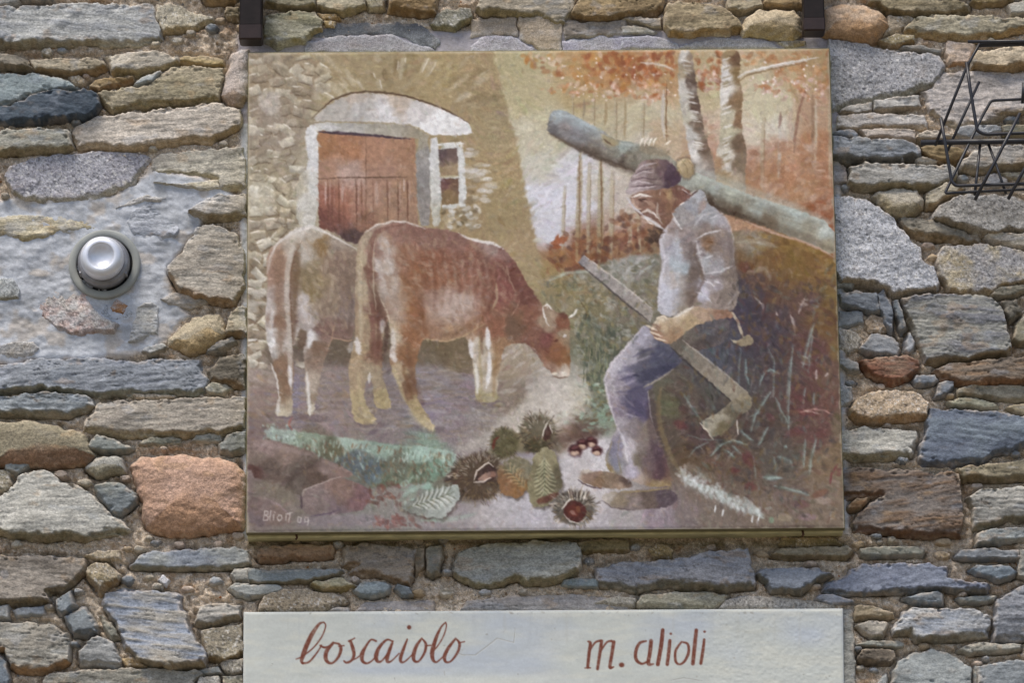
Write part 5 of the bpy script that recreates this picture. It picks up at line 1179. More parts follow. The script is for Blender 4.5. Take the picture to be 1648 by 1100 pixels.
def foreground():
    dabs("410,590 800,590 800,690 700,720 420,690", 230, "8a7866 94846f 7c6a5c 9a8c80 857668", (15, 3), .05, .4, .34)
    shape("872,590 900,608 940,615 958,640 905,690 860,704 790,728 724,726 770,702 830,660 862,620", "880,600,b4aaa0 900,640,c6beb4 880,670,c0b8ae 830,690,b4aa9e 780,712,aaa298 940,635,bab4a4", 9, .75)
    shape("905,715 985,700 990,760 975,800 968,846 880,846 900,790", "950,720,c4bec2 940,760,c0babc 930,800,bcb6b8 960,740,c6c2c6", 7, .7)
    shape("780,806 850,795 880,815 870,846 760,846", "820,815,b8b4ba 850,830,b0acb4 800,840,b0a8aa", 6, .6)
    shape("424,690 470,692 530,702 590,710 650,718 680,719 736,727 728,750 716,776 640,780 610,790 570,764 510,732 430,708",
          "440,695,92a096 500,705,8a9a86 560,715,9cb2a4 620,720,8aa292 680,730,94b0a2 720,730,94aea0 560,740,5c666c 600,760,5c6a74 640,750,6c7060 680,760,6a7a64 540,725,68664f 620,775,66705c 700,755,74947f", 2.5)
    for k in range(260):
        t = PR.rand(); x = 425 + 310 * t; y = 696 + 34 * t + (PR.rand() ** 1.6) * (14 + 44 * t * (1.3 - t) * 2)
        stroke([(x, y), (x + 3 * PR.randn(), y + 6 + 6 * PR.rand())], 2 + PR.rand() * 1.5, ['b0c6ba', '6a7460', '8a6c50', '8ea696', '5c6458', '9cb2a6', '7c5c48'][PR.randint(7)], .5)
    dabs("420,684 470,684 480,706 430,706", 24, "b0c4bc 7c8484 a0b4a8", (4, 3), 0, 3, .6)
    stroke("470,670 464,684 470,692", 3, 'a05040', .7); dab(606, 772, 10, 8, 0, hexs('647c90'), .4)
    shape("398,706 440,709 510,728 508,740 450,784 398,764", "420,722,8f7974 470,737,897469 480,752,6a5c54 430,750,6a5a52 405,760,62443f 415,735,7a6a60", 2)
    shape("514,738 540,746 565,758 567,768 546,771 488,790 484,800 450,784", "530,752,84706a 550,760,8a7068 480,786,6c6058 510,770,645248 470,785,5c5048", 1.6)
    stroke("450,784 480,760 516,738", 9, '54443f', .6, 3.5); stroke("410,716 450,720 500,733", 7, '988480', .5, 3); stroke("520,744 545,752 562,760", 5, '93807a', .5, 2.5)
    shape("488,790 528,774 548,768 602,789 592,812 580,824 510,832 486,826", "500,800,84726f 550,790,866c62 580,800,7d5e60 540,820,7a686c 510,815,80706c", 1.3)
    stroke("486,800 489,790 528,774 548,768", 2, 'b5a49e', .7); stroke("484,798 486,820", 4, '4c3c48', .6); stroke("500,832 525,828 545,822", 2.5, '54445c', .8)
    shape("398,800 430,800 466,826 470,846 398,850", "410,815,77625f 450,835,7d6860 430,810,84706c 405,840,6f6064", 2.5, .8)
    stroke("428,803 450,814 464,828", 3, '9c848a', .6, 1.6); shape("410,770 470,785 480,815 440,805 405,795", "7a7260", 8, .6)
    shape("480,832 600,826 650,848 480,850", "847880", 6, .7)
    dabs("585,790 640,775 650,815 600,822", 40, "7c4a40 8a5c4c 785a54 6c4c44", (6, 3), .8, 2, .55)
    dabs("600,832 690,828 700,850 600,850", 44, "7c4440 8c5850 74504c 8a6c64", (6, 3), 1.0, 1.6, .55)
    dabs("645,775 720,780 690,800 650,820", 30, "8cb0a0 9cb8a8 80947f", (8, 4), -.4, .6, .5)
    stroke("680,838 730,836 765,828", 7, '8cb4a0', .6, 3)
    dabs("430,712 560,735 640,745 720,745 716,776 640,782 600,786 560,760 500,725", 150, "6c5c48 5c5c4c 7a6850 646c58 7c7458", (5, 2.2), 1.2, 1.2, .5)
    # bank behind the burrs
    shape("714,774 760,740 800,714 830,700 860,690 880,700 860,730 800,740 760,790", "740,755,7c7458 800,720,6c6448 840,705,74683f 780,760,5a4438 850,715,5f5840", 5, .7)
    shape("690,782 716,764 742,748 800,770 800,800 770,815 738,806 715,792", "745,780,574a42 720,780,6c6254 780,800,64564c", 5, .75); shape("842,706 900,700 905,724 880,735 850,730", "5a5040", 5, .6)
    shape("710,775 735,752 750,770 735,778", "4a3a38", 4, .8)
    shape("846,780 870,728 900,728 905,790 960,800 970,846 700,848 760,805 800,800", "820,830,a8a4aa 860,815,aeaab4 900,800,aeaab0 940,830,aca6ac 760,830,9c9494", 6, .5)
    shape("820,728 862,728 880,738 840,738", "8c84a0", 3, .5)
    # burrs
    def burr(x, y, rx, ry, body, n, L, light):
        L *= .8; w = "%f,%f %f,%f %f,%f %f,%f %f,%f %f,%f %f,%f %f,%f" % sum(((x + rx * math.cos(k * math.pi / 4), y + ry * math.sin(k * math.pi / 4)) for k in range(8)), ())
        shape(w, body, 4, .9)
        for k in range(n):
            a = PR.rand() * 6.283; r = .25 + .75 * PR.rand() ** .6
            px = x + rx * r * math.cos(a); py = y + ry * r * math.sin(a); l = L * (.6 + .8 * PR.rand())
            up = light and math.sin(a) < .1
            stroke([(px, py), (px + l * math.cos(a + .3 * PR.randn()), py + l * math.sin(a + .3 * PR.randn()))], 1.4, ['b8aea0', '94846c', '4a382e'][PR.randint(3)] if up else ['4c3a2e', '6c5638', '8a7450', '40362e'][PR.randint(4)], .6)
    burr(812, 713, 24, 26, '5e583a', 60, 6, False); stroke("793,724 796,708 803,704", 4, '7a3028', .7)
    burr(866, 694, 31, 29, '665e4a', 170, 9, True)
    burr(864, 718, 20, 12, '4c4630', 50, 7, False)
    burr(770, 768, 46, 40, '5c4a3a', 260, 10, True)
    shape("764,772 772,756 786,747 798,752 802,764 796,772 780,778 766,778", "4a3632", 1.6, .95); shape("768,773 778,763 794,758 801,765 790,771 774,776", "780,768,a07c6c 795,764,8c6454", 1.4, .95)
    stroke("762,774 768,758 786,745 794,752", 2.4, 'd2c4b8', .9); stroke("762,777 778,776 790,770", 2.4, 'd2c4b8', .8)
    shape("874,700 880,684 888,690 886,706 876,712", "4c302c", 1.4, .9); stroke("872,706 876,690 881,680", 2, 'd6ccc0', .9); stroke("884,684 889,698", 2, 'd6ccc0', .8)
    # leaves
    def leaf(out, cols, spine, veins, vc='d4d6cc', sc_='6c7458'):
        q = np.array(pts_of(out)); q = q.mean(0) + (q - q.mean(0)) * 1.17; q2 = []
        for i in range(len(q)):
            a_, b_ = q[i], q[(i + 1) % len(q)]; d_ = b_ - a_; n_ = np.array([d_[1], -d_[0]]) / (np.hypot(*d_) + 1e-6)
            for t_ in (0, .25, .5, .75): q2.append(a_ + d_ * t_ + n_ * (1.6 if t_ in (.25, .75) else -.6))
        shape(' '.join('%f,%f' % (p[0] + 2.5, p[1] + 4) for p in q2), '4c4038', 3, .55); shape(' '.join('%f,%f' % tuple(p) for p in q2), cols, 1.0, soft=0)
        sp = pts_of(spine); stroke(sp, 1.6, sc_, .8)
        p0, p1 = np.array(sp[0]), np.array(sp[-1]); d = p1 - p0; nrm = np.array([-d[1], d[0]]) / np.hypot(*d)
        for k in range(veins):
            t = .12 + .78 * k / veins; hw = 17 * math.sin(math.pi * (t * .85 + .08)) * np.hypot(*d) / 75
            b0 = p0 + d * t
            for s_ in (-1, 1):
                e0 = b0 + d * .16 + nrm * s_ * hw
                stroke([b0, (b0 + e0) / 2 + d * .03, e0], 2.6, vc, .5, 1.2)
                stroke([b0 + d * .05, (b0 + e0) / 2 + d * .08, e0 + d * .04], 1.5, '5f6048', .55)
    leaf("652,817 668,806 682,798 705,790 731,785 734,800 724,816 710,832 682,828 662,822", "670,815,7c8078 700,800,868e88 720,795,969e98 700,820,989f98 720,812,a6aca6", "655,818 680,812 705,802 731,792", 7)
    leaf("806,780 806,756 818,745 832,740 846,744 854,756 852,778 834,797 812,792", "825,750,7c765c 845,760,7f7a64 830,772,956c42 845,785,946838 815,770,886040 822,785,8c6440", "850,790 836,776 822,760 812,748", 6, 'b8a070')
    leaf("876,727 891,734 897,758 901,780 890,798 878,810 860,808 852,784 857,760 862,740", "875,740,938a68 880,770,746c50 865,790,88805f 890,770,665e4a 868,760,7f7758", "876,729 876,760 877,806", 9, 'c6c49c')
    shape("862,806 876,800 896,792 902,796 884,808 868,812", "6c3c34", 2, .8)
    # chestnuts
    for x, y, r in ((952, 711, 11), (937, 715, 11), (961, 725, 10), (926, 725, 12)):
        dab(x, y + 1, r * 1.12, r * .95, .25, hexs('4a2428'), .97); dab(x - 1, y + 5, r * .75, r * .42, .1, hexs('c8a890'), .9); dab(x - 1, y - 4, r * .55, r * .25, -.3, hexs('7d4a4c'), .7)
    stroke("914,732 924,737 936,736", 2, '8a7886', .6)
    # open burr at the bottom
    burr(924, 817, 37, 30, '5a544a', 190, 9, True)
    shape("905,822 914,808 930,806 944,818 942,832 930,842 914,838", "5a2c28", 1.4, .97); shape("912,820 922,812 934,816 930,832 918,832", "74382c", 3, .8)
    stroke("904,820 916,806 926,802", 2.6, 'd6cfc4', .85); stroke("908,828 918,840 932,843 944,834", 2, 'd2cac0', .8); dab(922, 826, 7, 3.5, .5, hexs('a87c70'), .7); dab(931, 820, 4, 8, -.3, hexs('8a5438'), .7)
    for k in range(16):
        x = 916 + 26 * PR.rand(); stroke([(x, 806), (x + (x - 928) * .5, 792 - 6 * PR.rand())], 1.6, ['ccc2b4', '4c3c38', '9a8a7a'][PR.randint(3)], .85)
    shape("960,770 970,735 985,715 998,735 990,752 968,757", "b8b4b8", 8, .3)

def signature():
    c = 'bdb3ae'
    for q in ("424,837 426,823 431,824 431,829 426,830 432,833 430,838 424,838", "436,823 434,838", "441,829 440,838", "442,825 442.5,826", "449,830 446,834 449,840 454,836 452,830 448,830", "460,828 460,839", "466,827 465,842", "462,828 471,826",
              "480,833 479,841 484,842 485,834 480,832", "491,836 490,841 496,840 496,834 491,834", "496,838 495,846"):
        stroke(q, 1.7, c, .75, .6, taper=False)

lay_in()
painterly(5000, (7, 14), (2.5, 5), .03, .5)
trees(); hedge(); undergrowth(); house()
painterly(2500, (4, 8), (1.5, 3), .03, .35)
foreground(); cow_shadow(); cow_back(); cow_front(); log(); man()
painterly(5000, (3, 8), (1.2, 2.6), .045, .42)
signature()
for k in range(5000):      # broken colour scumbled over everything
    x = CX + CW * PR.rand(); y = CY + CH * PR.rand()
    dab(x, y, 3 + 5 * PR.rand(), 1.5 + 2 * PR.rand(), PR.rand() * 3.1, hexs(['b08a4c', '8a7a8c', 'c8b8a4', '7a8a80', 'a0705c', '6c5a4c', 'c0b8b8'][PR.randint(7)]), .06 + .08 * PR.rand())
dabs("1095,560 1200,430 1345,430 1345,845 1230,835 1100,755", 420, "4a4440 6c4238 7a6030 5c6a64 5c4c44 3f4048 8a6a4a 6a7c78 50483c", (7, 2.6), 1.3, 2.2, .3)
dabs("875,445 935,440 985,420 1055,420 1050,520 985,590 965,700 930,640 920,500", 260, "a8a89c 5a604c 8c7a48 9ca8a0 4c5448 7c7c70", (5, 2), .9, 2.8, .32)
painterly(6000, (2.5, 6), (1, 2.2), .035, .28)
Yf, Xf = np.mgrid[0:CH, 0:CW]
cv = cv * (1 + 0.06 * fbm(Xf / 4.0, Yf / 4.0, 500, 3) + 0.03 * vnoise(Xf / 1.6, Yf / 1.6, 505) + 0.04 * fbm(Xf / 80.0, Yf / 80.0, 510, 3))[..., None]
# bare plaster at the rim of the panel
pd_c, _ = poly_sdf(Xf + CX + 0.0, Yf + CY + 0.0, PANEL)
rim = (1 - sstep(0.2, 3.0, pd_c + 4.5 * fbm(Xf / 11.0, Yf / 11.0, 515, 4)))[..., None]
cv = cv + (hexs('a39a84') - cv) * rim * 0.6
wx_ = Xf + 1.2 * fbm(Xf / 5.5, Yf / 5.5, 530, 3); wy_ = Yf + 1.2 * fbm(Xf / 5.5, Yf / 5.5, 540, 3)
cv = sample_canvas(cv, 0, 0, wx_.ravel(), wy_.ravel()).reshape(CH, CW, 3)      # brush-dragged edges
gr = cv.mean(-1, keepdims=True)
cv = gr + (cv - gr) * 0.82
cv = cv + ((gr - 0.49) * 1.22 + 0.508 - gr)
drg = sstep(0.22, 0.6, fbm(Xf / 2.2, Yf / 2.6, 520, 2) + 0.5 * fbm(Xf / 60.0, Yf / 60.0, 522, 2))[..., None]
cv = cv + (np.minimum(cv * 1.25 + 0.04, 1) - cv) * drg * 0.2          # pale dry-brushed grain on the weave
cv = np.clip(cv + np.array([0.006, 0.001, -0.003]), 0.02, 0.97)
# ------------------------------------------------------------------ the panel: board on a plaster bed, painted face, two rusty nails
def quad_pt(c, s, t):
    """bilinear point of a quad given as TL, TR, BR, BL; arrays s, t"""
    s = np.asarray(s)[..., None]; t = np.asarray(t)[..., None]
    return (c[0] * (1 - s) + c[1] * s) * (1 - t) + (c[3] * (1 - s) + c[2] * s) * t

def slab(name, corners_px, h_front, h_back, mat, parent, bevel=0.0, grow=0.0):
    """a board whose front outline is given in photo px at height h_front"""
    c = np.array(corners_px, float)
    fr = P(c[:, 0], c[:, 1], h_front)
    mid = fr.mean(0); fr = fr + np.sign(fr - mid) * np.array([grow, 0, grow]) * S
    bk = fr.copy(); bk[:, 1] = -h_back * S
    v = np.concatenate([fr, bk]); b = bevel * S
    if b:
        f2 = fr - np.sign(fr - mid) * np.array([b, 0, b]); f1 = fr.copy(); f1[:, 1] += b
        v = np.concatenate([f2, f1, bk])
        faces = [[3, 2, 1, 0]] + [[i, (i + 1) % 4, 4 + (i + 1) % 4, 4 + i] for i in range(4)] + [[4 + i, 4 + (i + 1) % 4, 8 + (i + 1) % 4, 8 + i] for i in range(4)]
    else:
        faces = [[3, 2, 1, 0]] + [[i, (i + 1) % 4, 4 + (i + 1) % 4, 4 + i] for i in range(4)]
    o = np_mesh(name, v, faces, mat, None, None, False)
    return adopt(o, parent)

def painted_face(name, corners, h, nx, ny, img, x0, y0, mat, parent, relief, seed):
    c = P(corners[:, 0], corners[:, 1], h)
    s, t = np.meshgrid(np.linspace(0, 1, nx), np.linspace(0, 1, ny))
    p = quad_pt(c, s.ravel(), t.ravel())
    u, v = project(p)
    col = to_lin(sample_canvas(img, x0, y0, u, v))
    ed = np.minimum(np.minimum(s, 1 - s) * nx, np.minimum(t, 1 - t) * ny).ravel()
    p[:, 1] -= S * (relief(u, v) * np.clip(ed / 4, 0, 1) - 0.8 * np.clip(1 - ed / 3, 0, 1))
    _, f = grid_faces(np.ones(s.shape, bool))
    return adopt(np_mesh(name, p, f, mat, col), parent)

T_PANEL = 52.0
M_EDGE = plain('board_edge', (0.17, 0.15, 0.08), 0.85, noise=(40, 0.2))
M_BED = plain('plaster_bed', (0.50, 0.47, 0.28), 0.9, noise=(30, 0.22), bump=(120, 0.5, 0.003))
M_RUST = plain('rusty_iron', (0.09, 0.04, 0.02), 0.85, noise=(200, 0.4))
pc = P(PANEL[:, 0], PANEL[:, 1], T_PANEL)
panel = empty('painted_panel', tuple(pc.mean(0) + np.array([0, T_PANEL * S, 0])), 'large painted panel of a woodcutter carrying a log beside two grazing cows', 'painting')
lum = cv.mean(-1, keepdims=True)
painted_face('painting', PANEL, T_PANEL + 1.5, 700, 572, cv, CX, CY, M_PAINT, panel,
             lambda u, v: 0.5 * fbm(u / 90, v / 90, 601, 2) + 0.15 * fbm(u / 7, v / 7, 603, 2) + 0.6 * (sample_canvas(lum, CX, CY, u, v)[:, 0] - sample_canvas(lum, CX, CY, u + 1.5, v + 1.5)[:, 0]), 1)
BOARD = PANEL + np.array([(-1, -1), (1, -1), (1, 1), (-1, 1)])
slab('backing_board', BOARD, T_PANEL, 33, M_EDGE, panel, 1.0)
bed_fr = np.array([(399, 87), (1336, 80), (1357, 857.5), (398, 866.5)], float)
slab('plaster_bed', bed_fr, 34, -12, M_BED, panel, 1.5)

def tube(name, path, r, mat, parent=None, n=8, cap=True):
    p = [Vector(q) for q in path]; V_, F_ = [], []
    for i, q in enumerate(p):
        d = (p[min(i + 1, len(p) - 1)] - p[max(i - 1, 0)]).normalized()
        a = d.orthogonal().normalized() if i == 0 else (pa - d * pa.dot(d)).normalized()
        pa = a; b = d.cross(a)
        rr = r[i] if hasattr(r, '__len__') else r
        for k in range(n):
            t = 2 * math.pi * k / n; V_.append(q + (a * math.cos(t) + b * math.sin(t)) * rr)
    for i in range(len(p) - 1):
        for k in range(n): F_.append([i * n + k, i * n + (k + 1) % n, (i + 1) * n + (k + 1) % n, (i + 1) * n + k])
    if cap: F_.append(list(range(n))[::-1]); F_.append([(len(p) - 1) * n + k for k in range(n)])
    o = np_mesh(name, [tuple(v) for v in V_], F_, mat)
    return adopt(o, parent) if parent else o

for nu, nv in ((476, 862), (1291, 857)):
    tube('nail', [P(nu, nv - 5, 34), P(nu + 1, nv, 37), P(nu + 2, nv + 4, 41), P(nu, nv + 7, 42)], 1.8 * S, M_RUST, panel, 6)

# ------------------------------------------------------------------ the name board under it, lettered by hand
NX0, NY0, NW, NH = 384, 972, 984, 170
nb = np.zeros((NH, NW, 3))
def board_paint():
    global cv, CX, CY, CW, CH, nb
    keep = (cv, CX, CY, CW, CH)
    CX, CY, CW, CH = NX0, NY0, NW, NH
    Y, X = np.mgrid[0:NH, 0:NW]; X = X + NX0 + 0.0; Y = Y + NY0 + 0.0
    c = np.ones((NH, NW, 3)) * hexs('c6cac5')
    k1 = fbm(X / 120, Y / 60, 700, 3)[..., None]; k2 = fbm(X / 40, Y / 9, 705, 3)[..., None]
    c = c + (hexs('bcc3ca') - c) * np.clip(.2 + k1 * 1.6, 0, 1) + (hexs('cfd0c6') - c) * np.clip(k2 * 1.5, 0, .6)
    top = np.exp(-np.maximum(Y - 985, 0) / 9)[..., None]; c = c + (hexs('d6d7cf') - c) * top * np.clip(.5 + k2, 0, 1)
    lowb = sstep(1080, 1096, Y)[..., None]; c = c + (hexs('d0d3cd') - c) * lowb * np.clip(.4 + 1.5 * k1, 0, 1)
    c = c * (1 + 0.02 * fbm(X / 3, Y / 3, 708, 2) + 0.02 * fbm(X / 18, Y / 5, 709, 2))[..., None]
    cv = c
    red = hexs('713c2e')
    def L(x0, k, s):
        q = [tuple(map(float, z.split(','))) for z in s.split()]
        pth = np.array([(x0 + a / k, 960 + b / k) for a, b, _ in q]); w = np.array([z[2] for z in q]) / k
        # resample smoothly through the points
        n = len(pth)
        if n > 2:
            t = np.linspace(0, n - 1, (n - 1) * 8 + 1); out = []; ow = np.interp(t, range(n), w)
            for a in t:
                i = min(int(a), n - 2); f = a - i
                p0 = pth[max(i - 1, 0)]; p1 = pth[i]; p2 = pth[i + 1]; p3 = pth[min(i + 2, n - 1)]
                out.append(.5 * (2 * p1 + (p2 - p0) * f + (2 * p0 - 5 * p1 + 4 * p2 - p3) * f * f + (3 * p1 - p0 - 3 * p2 + p3) * f ** 3))
            pth, w = np.array(out), ow
        stroke(pth, w, red, .95, .7, taper=False, dry=.16)
    k = 3.296; x = 380
    for s in ("465,140,6 440,150,14 405,200,23 375,260,25 357,310,25 347,345,17 355,360,10", "465,140,7 475,160,7 455,215,8 410,275,8 350,322,7 318,336,6", "352,358,12 385,352,10 415,320,10 440,285,8 452,262,8", "446,264,9 470,274,12 502,264,8",
              "515,250,14 482,290,22 475,330,22 490,354,16 515,354,10 545,320,15 556,280,18 545,256,12 515,249,8", "545,268,8 572,264,7",
              "598,240,11 615,232,8 629,224,7", "607,242,15 620,280,20 625,315,17 610,345,12 587,355,12 572,346,9", "590,352,8 640,330,7 664,308,6",
              "742,240,11 715,233,9 687,270,14 668,310,24 670,345,17 692,358,12 720,345,8 748,312,7",
              "830,242,8 800,233,11 762,270,18 743,315,24 748,345,18 770,347,10 808,300,9 830,252,8", "832,240,9 817,280,18 802,325,21 803,350,15 825,345,8 864,306,7",
              "908,230,8 887,285,17 872,330,19 876,352,13 900,345,8 938,308,7", "985,226,10 957,265,18 941,315,22 946,345,15 970,346,10 1000,300,14 1006,256,15 990,231,8", "1005,266,7 1032,262,7",
              "1112,140,6 1088,165,10 1062,220,18 1042,290,24 1043,335,19 1060,352,10 1085,335,8 1122,298,6", "1112,140,6 1115,165,7 1097,220,7 1062,275,7 1030,306,6",
              "1165,226,10 1127,275,18 1106,320,20 1112,350,13 1140,346,10 1175,300,14 1186,255,15 1170,231,8", "1180,250,7 1212,243,6"):
        L(x, k, s)
    dab(380 + 918 / k, 960 + 167 / k, 4.2, 4.2, 0, red, .95)
    x = 870
    for s in ("252,242,9 264,252,17 258,300,18 250,380,16", "234,383,5 264,382,7", "260,292,8 290,248,11 318,238,13", "324,240,17 315,300,18 302,388,15", "320,292,8 350,248,11 376,240,13", "388,245,19 378,310,18 368,378,18 388,377,6",
              "560,240,9 525,252,16 505,295,18 508,340,18 540,361,12 577,340,9", "586,240,21 580,300,21 572,360,20 600,362,6", "648,182,20 640,260,22 622,364,21", "686,238,18 680,300,19 672,364,18",
              "748,244,10 717,290,14 716,345,14 737,364,10 765,345,14 785,300,16 780,256,13 748,244,8", "826,182,19 818,260,21 808,360,20", "868,232,13 861,290,17 850,358,17"):
        L(x, k, s)
    dab(870 + 430 / k, 960 + 367 / k, 5.2, 4.6, 0, red, .95); dab(870 + 691 / k, 960 + 201 / k, 2.4, 2.4, 0, red, .9); dab(870 + 870 / k, 960 + 190 / k, 2.6, 2.2, 0, red, .9)
    for k in range(70):      # chips and specks of dirt
        e = PR.rand(); bx_ = NX0 + 12 + (NW - 30) * PR.rand(); by_ = (986 + 3 * PR.rand()) if e < .5 else 990 + 105 * PR.rand() ** 1.5
        dab(bx_, by_, 1 + 2.5 * PR.rand() * (1.6 if e < .5 else .7), .8 + 1.2 * PR.rand(), PR.randn() * .3, hexs(['8f8d86', 'a39e94', 'a8adb4'][PR.randint(3)]), .3 + .35 * PR.rand())
    for k in range(26):
        x_ = 400 + 950 * PR.rand(); stroke([(x_, 987), (x_ + PR.randn(), 1000 + 50 * PR.rand())], 2 + 5 * PR.rand(), ['adb2b6', 'c9c8bc', 'b3b1a6'][PR.randint(3)], .16, 2)
    # hairline cracks
    for q in ("742,1055 765,1055 785,1040 800,1028 827,1035 829,1012", "735,1052 748,1056", "715,1081 716,1088", "635,1092 636,1096", "1080,1096 1100,1092 1130,1097"):
        stroke(q, 1.2, '8f8c84', .7, .5); stroke([(a + 1, b + 1.2) for a, b in pts_of(q)], 1.2, 'e0e2e0', .5, .5)
    nb = cv
    cv, CX, CY, CW, CH = keep
board_paint()
sc4 = P(SIGN[:, 0], SIGN[:, 1], 14)
sign = empty('name_board', tuple(sc4.mean(0) + np.array([0, 14 * S, 0])), 'pale blue-white plastered board lettered in reddish brown handwriting below the painted panel', 'sign')
painted_face('lettered_face', SIGN, 15, 920, 140, nb, NX0, NY0, M_BOARD, sign,
             lambda u, v: 0.6 * fbm(u / 60, v / 40, 801, 3) + 0.08 * fbm(u / 9, v / 5, 803, 3) + sstep(1050, 1200, u) * 0.3 * fbm(u / 5, v / 4, 806, 2), 2)
M_SIGN = plain('board_plaster', (0.55, 0.57, 0.56), 0.9, noise=(30, 0.12))
slab('plaster_board', SIGN + np.array([(-1, -1), (1, -1), (1, 1), (-1, 1)]), 13.5, -12, M_SIGN, sign, 1.5)

# ------------------------------------------------------------------ wall lamp
M_ALU = plain('brushed_aluminium', (0.72, 0.74, 0.80), 0.42, 0.45, noise=(40, 0.08), bump=(400, 0.08, 0.0005))
M_ALU2 = plain('dull_aluminium', (0.26, 0.26, 0.28), 0.5, 0.5, noise=(60, 0.2), bump=(200, 0.3, 0.001))
M_RING = plain('grey_green_ring', (0.31, 0.325, 0.31), 0.8, 0.0, noise=(40, 0.1))
M_DARK = plain('black_gap', (0.012, 0.012, 0.014), 0.8)
def lathe(name, prof, cu, cv_, mat, parent, n=72, h0=0.0):
    """profile of (radius px, height px above the wall) turned about the wall's normal"""
    c = P(cu, cv_, h0); V_, F_ = [], []
    for r, h in prof:
        for k in range(n):
            a = 2 * math.pi * k / n
            V_.append((c[0] + r * S * math.cos(a), -h * S, c[2] + r * S * math.sin(a)))
    for i in range(len(prof) - 1):
        for k in range(n): F_.append([i * n + k, i * n + (k + 1) % n, (i + 1) * n + (k + 1) % n, (i + 1) * n + k])
    return adopt(np_mesh(name, V_, F_, mat), parent)
LU, LV = 168, 425
lamp = empty('wall_lamp', tuple(P(LU, LV, 0)), 'round brushed aluminium wall lamp with dished cap set in grey cement', 'lamp')
lathe('base_ring', [(57.5, -6), (58, 7), (57, 9.5), (54, 10.5), (47, 10.5), (45.5, 9), (45, -4)], LU, LV, M_RING, lamp, h0=9)
lathe('recess', [(45.2, 3), (30, 2), (0.1, 2)], LU, LV, M_DARK, lamp, h0=9)
lathe('collar', [(41, 2.5), (42, 20), (41.2, 26), (39.5, 28.5), (37, 29.5), (33, 29.5)], LU, LV, M_ALU2, lamp, h0=9)
lathe('cap', [(32.5, 28), (32.8, 34), (34.5, 36), (35, 44), (34.2, 52), (31.5, 58), (27.5, 61), (22.5, 62), (20.8, 61.4), (19.8, 59.5), (17, 56), (12, 53.2), (6, 51.8), (0.1, 51.4)], LU, LV, M_ALU, lamp, h0=9)
for a in (-30, -152):      # clamp lugs on the collar
    c = P(LU, LV, 9); ra = math.radians(a); r = 41 * S
    x = c[0] + r * math.cos(ra); z = c[2] + r * math.sin(ra)
    tube('clamp_lug', [(x, -4 * S, z), (x, -27 * S, z)], [3.4 * S, 3.0 * S], M_ALU2, lamp, 8)

# ------------------------------------------------------------------ dark metal posts coming down at the top
M_BROWN = plain('dark_brown_metal', (0.012, 0.0075, 0.007), 0.55, 0.0, spec=0.25, noise=(50, 0.3), bump=(200, 0.2, 0.0008))
M_BROWN2 = plain('brown_plastic_foot', (0.034, 0.021, 0.019), 0.42, 0.0, spec=0.3, noise=(50, 0.2))
def post(u0, u1, v1, vc, label):
    hf, hb = 62, 24
    w = (u1 - u0) * S; cx = float(P((u0 + u1) / 2, v1, hf)[0]); zb = float(P((u0 + u1) / 2, v1, hf)[2]); zc = float(P((u0 + u1) / 2, vc, hf)[2]); zt = zb + 0.55
    e = empty('metal_post', (cx, -hb * S, zb), label, 'bracket', 'dark metal posts hanging above the painted panel')
    def bx(nm, hw, z0, z1, f0, f1, mat, bev):
        b = bev * S
        ring = lambda hw_, f_, bk_, z: [(cx - hw_ + b, -f_, z), (cx + hw_ - b, -f_, z), (cx + hw_, -f_ + b, z), (cx + hw_, -bk_ - b, z), (cx + hw_ - b, -bk_, z), (cx - hw_ + b, -bk_, z), (cx - hw_, -bk_ - b, z), (cx - hw_, -f_ + b, z)]
        v = ring(hw - b, f0 - b, f1 + b, z0) + ring(hw, f0, f1, z0 + b) + ring(hw, f0, f1, z1)
        F_ = [list(range(8))[::-1]] + [[i + 8 * j, (i + 1) % 8 + 8 * j, (i + 1) % 8 + 8 * j + 8, i + 8 * j + 8] for j in range(2) for i in range(8)] + [[16 + i for i in range(8)]]
        adopt(np_mesh(nm, v, F_, mat, None, None, False), e)
    bx('post', w / 2, zc, zt, hf * S, hb * S, M_BROWN, 2)
    bx('foot_cap', w / 2 + 1.0 * S, zb, zc + 1 * S, (hf + 1) * S, (hb - 1) * S, M_BROWN2, 2.5)
    bx('wall_plate', w / 2 + 5 * S, zb + 0.25, zt - 0.05, hb * S, -10 * S, M_BROWN, 1)
post(385, 421, 63, 40, 'dark brown metal post ending above the panel\'s left corner')
post(1294, 1328, 49, 29, 'dark brown metal post ending above the panel\'s right corner')

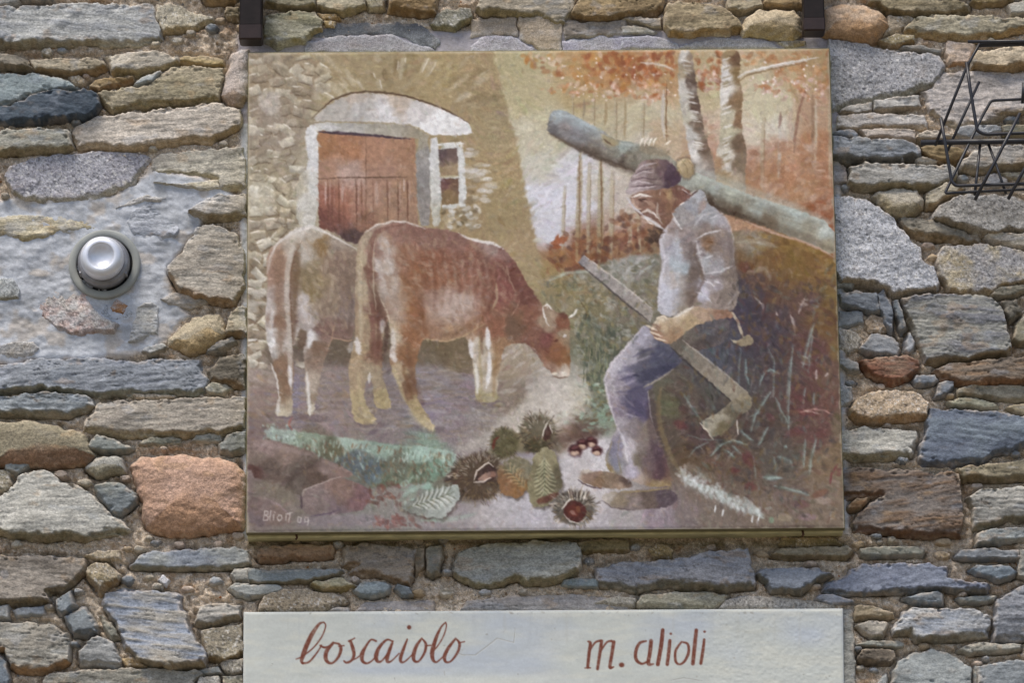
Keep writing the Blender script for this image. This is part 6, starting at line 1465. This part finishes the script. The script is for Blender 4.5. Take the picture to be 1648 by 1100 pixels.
# ------------------------------------------------------------------ wire rack on the right
M_WIRE = plain('black_wire', (0.022, 0.022, 0.028), 0.42, 0.0, spec=0.5, noise=(80, 0.3), bump=(300, 0.2, 0.0006))
rack = empty('wire_rack', tuple(P(1570, 228, 40)), 'black bent wire rack hung on the stones right of the panel', 'rack')
def Z(a, b): return 1490 + a / 3.665, 40 + b / 3.665
def rod(name, pts, r, label=None):
    """pts: view x, view y, px in front of the wall; corners rounded"""
    q = []
    for a, b, h in pts:
        u, v = Z(a, b); q.append(Vector(P(u, v, h)))
    out = [q[0]]
    for i in range(1, len(q) - 1):
        d0 = (q[i - 1] - q[i]); d1 = (q[i + 1] - q[i]); k = min(5 * S, d0.length * .4, d1.length * .4)
        a = q[i] + d0.normalized() * k; b = q[i] + d1.normalized() * k
        for t in (0, .25, .5, .75, 1): out.append((1 - t) ** 2 * a + 2 * t * (1 - t) * q[i] + t * t * b)
    out.append(q[-1])
    o = tube(name, out, r * 1.42 * S, M_WIRE, rack, 10)
    if label: o['label'] = label
rod('rail', [(-30, 694, 62), (579, 686, 62), (1150, 680, 62)], 3.3)
rod('rail', [(318, 116, 74), (579, 108, 74), (1150, 96, 74)], 3.2)
rod('rod', [(247, 98, 82), (579, 96, 82), (1150, 90, 82)], 1.9)
rod('rod', [(320, 106, 74), (240, 250, 66), (55, 712, 70)], 1.7)
rod('rod', [(240, 220, 72), (262, 380, 76), (303, 625, 76), (345, 646, 74), (579, 638, 74), (1150, 624, 74)], 2.0)
rod('rod', [(315, 335, 54), (230, 520, 58), (128, 742, 60)], 1.6)
rod('rod', [(88, 548, 92), (118, 720, 90), (152, 925, 88), (176, 950, 88), (579, 938, 88), (1150, 920, 88)], 1.9)
rod('rod', [(1150, 424, 50), (579, 437, 50), (385, 446, 50), (330, 545, 52), (160, 895, 76), (112, 994, 80), (579, 970, 80), (1150, 950, 80)], 1.7)
rod('rod', [(556, 520, 96), (430, 765, 92), (290, 1032, 96)], 1.9)
rod('rod', [(320, 706, 58), (304, 860, 64), (288, 1005, 78)], 1.6)
rod('rod', [(370, 706, 58), (420, 840, 64), (472, 995, 78)], 1.6)
rod('rod', [(760, 520, 96), (620, 780, 92), (486, 1028, 96)], 1.9)
rod('rod', [(577, 340, 66), (570, 462, 60)], 1.8)
for a in (700, 1050):
    rod('wall_hook', [(a, 690, 62), (a, 690, 20), (a, 690, -8)], 3.0)
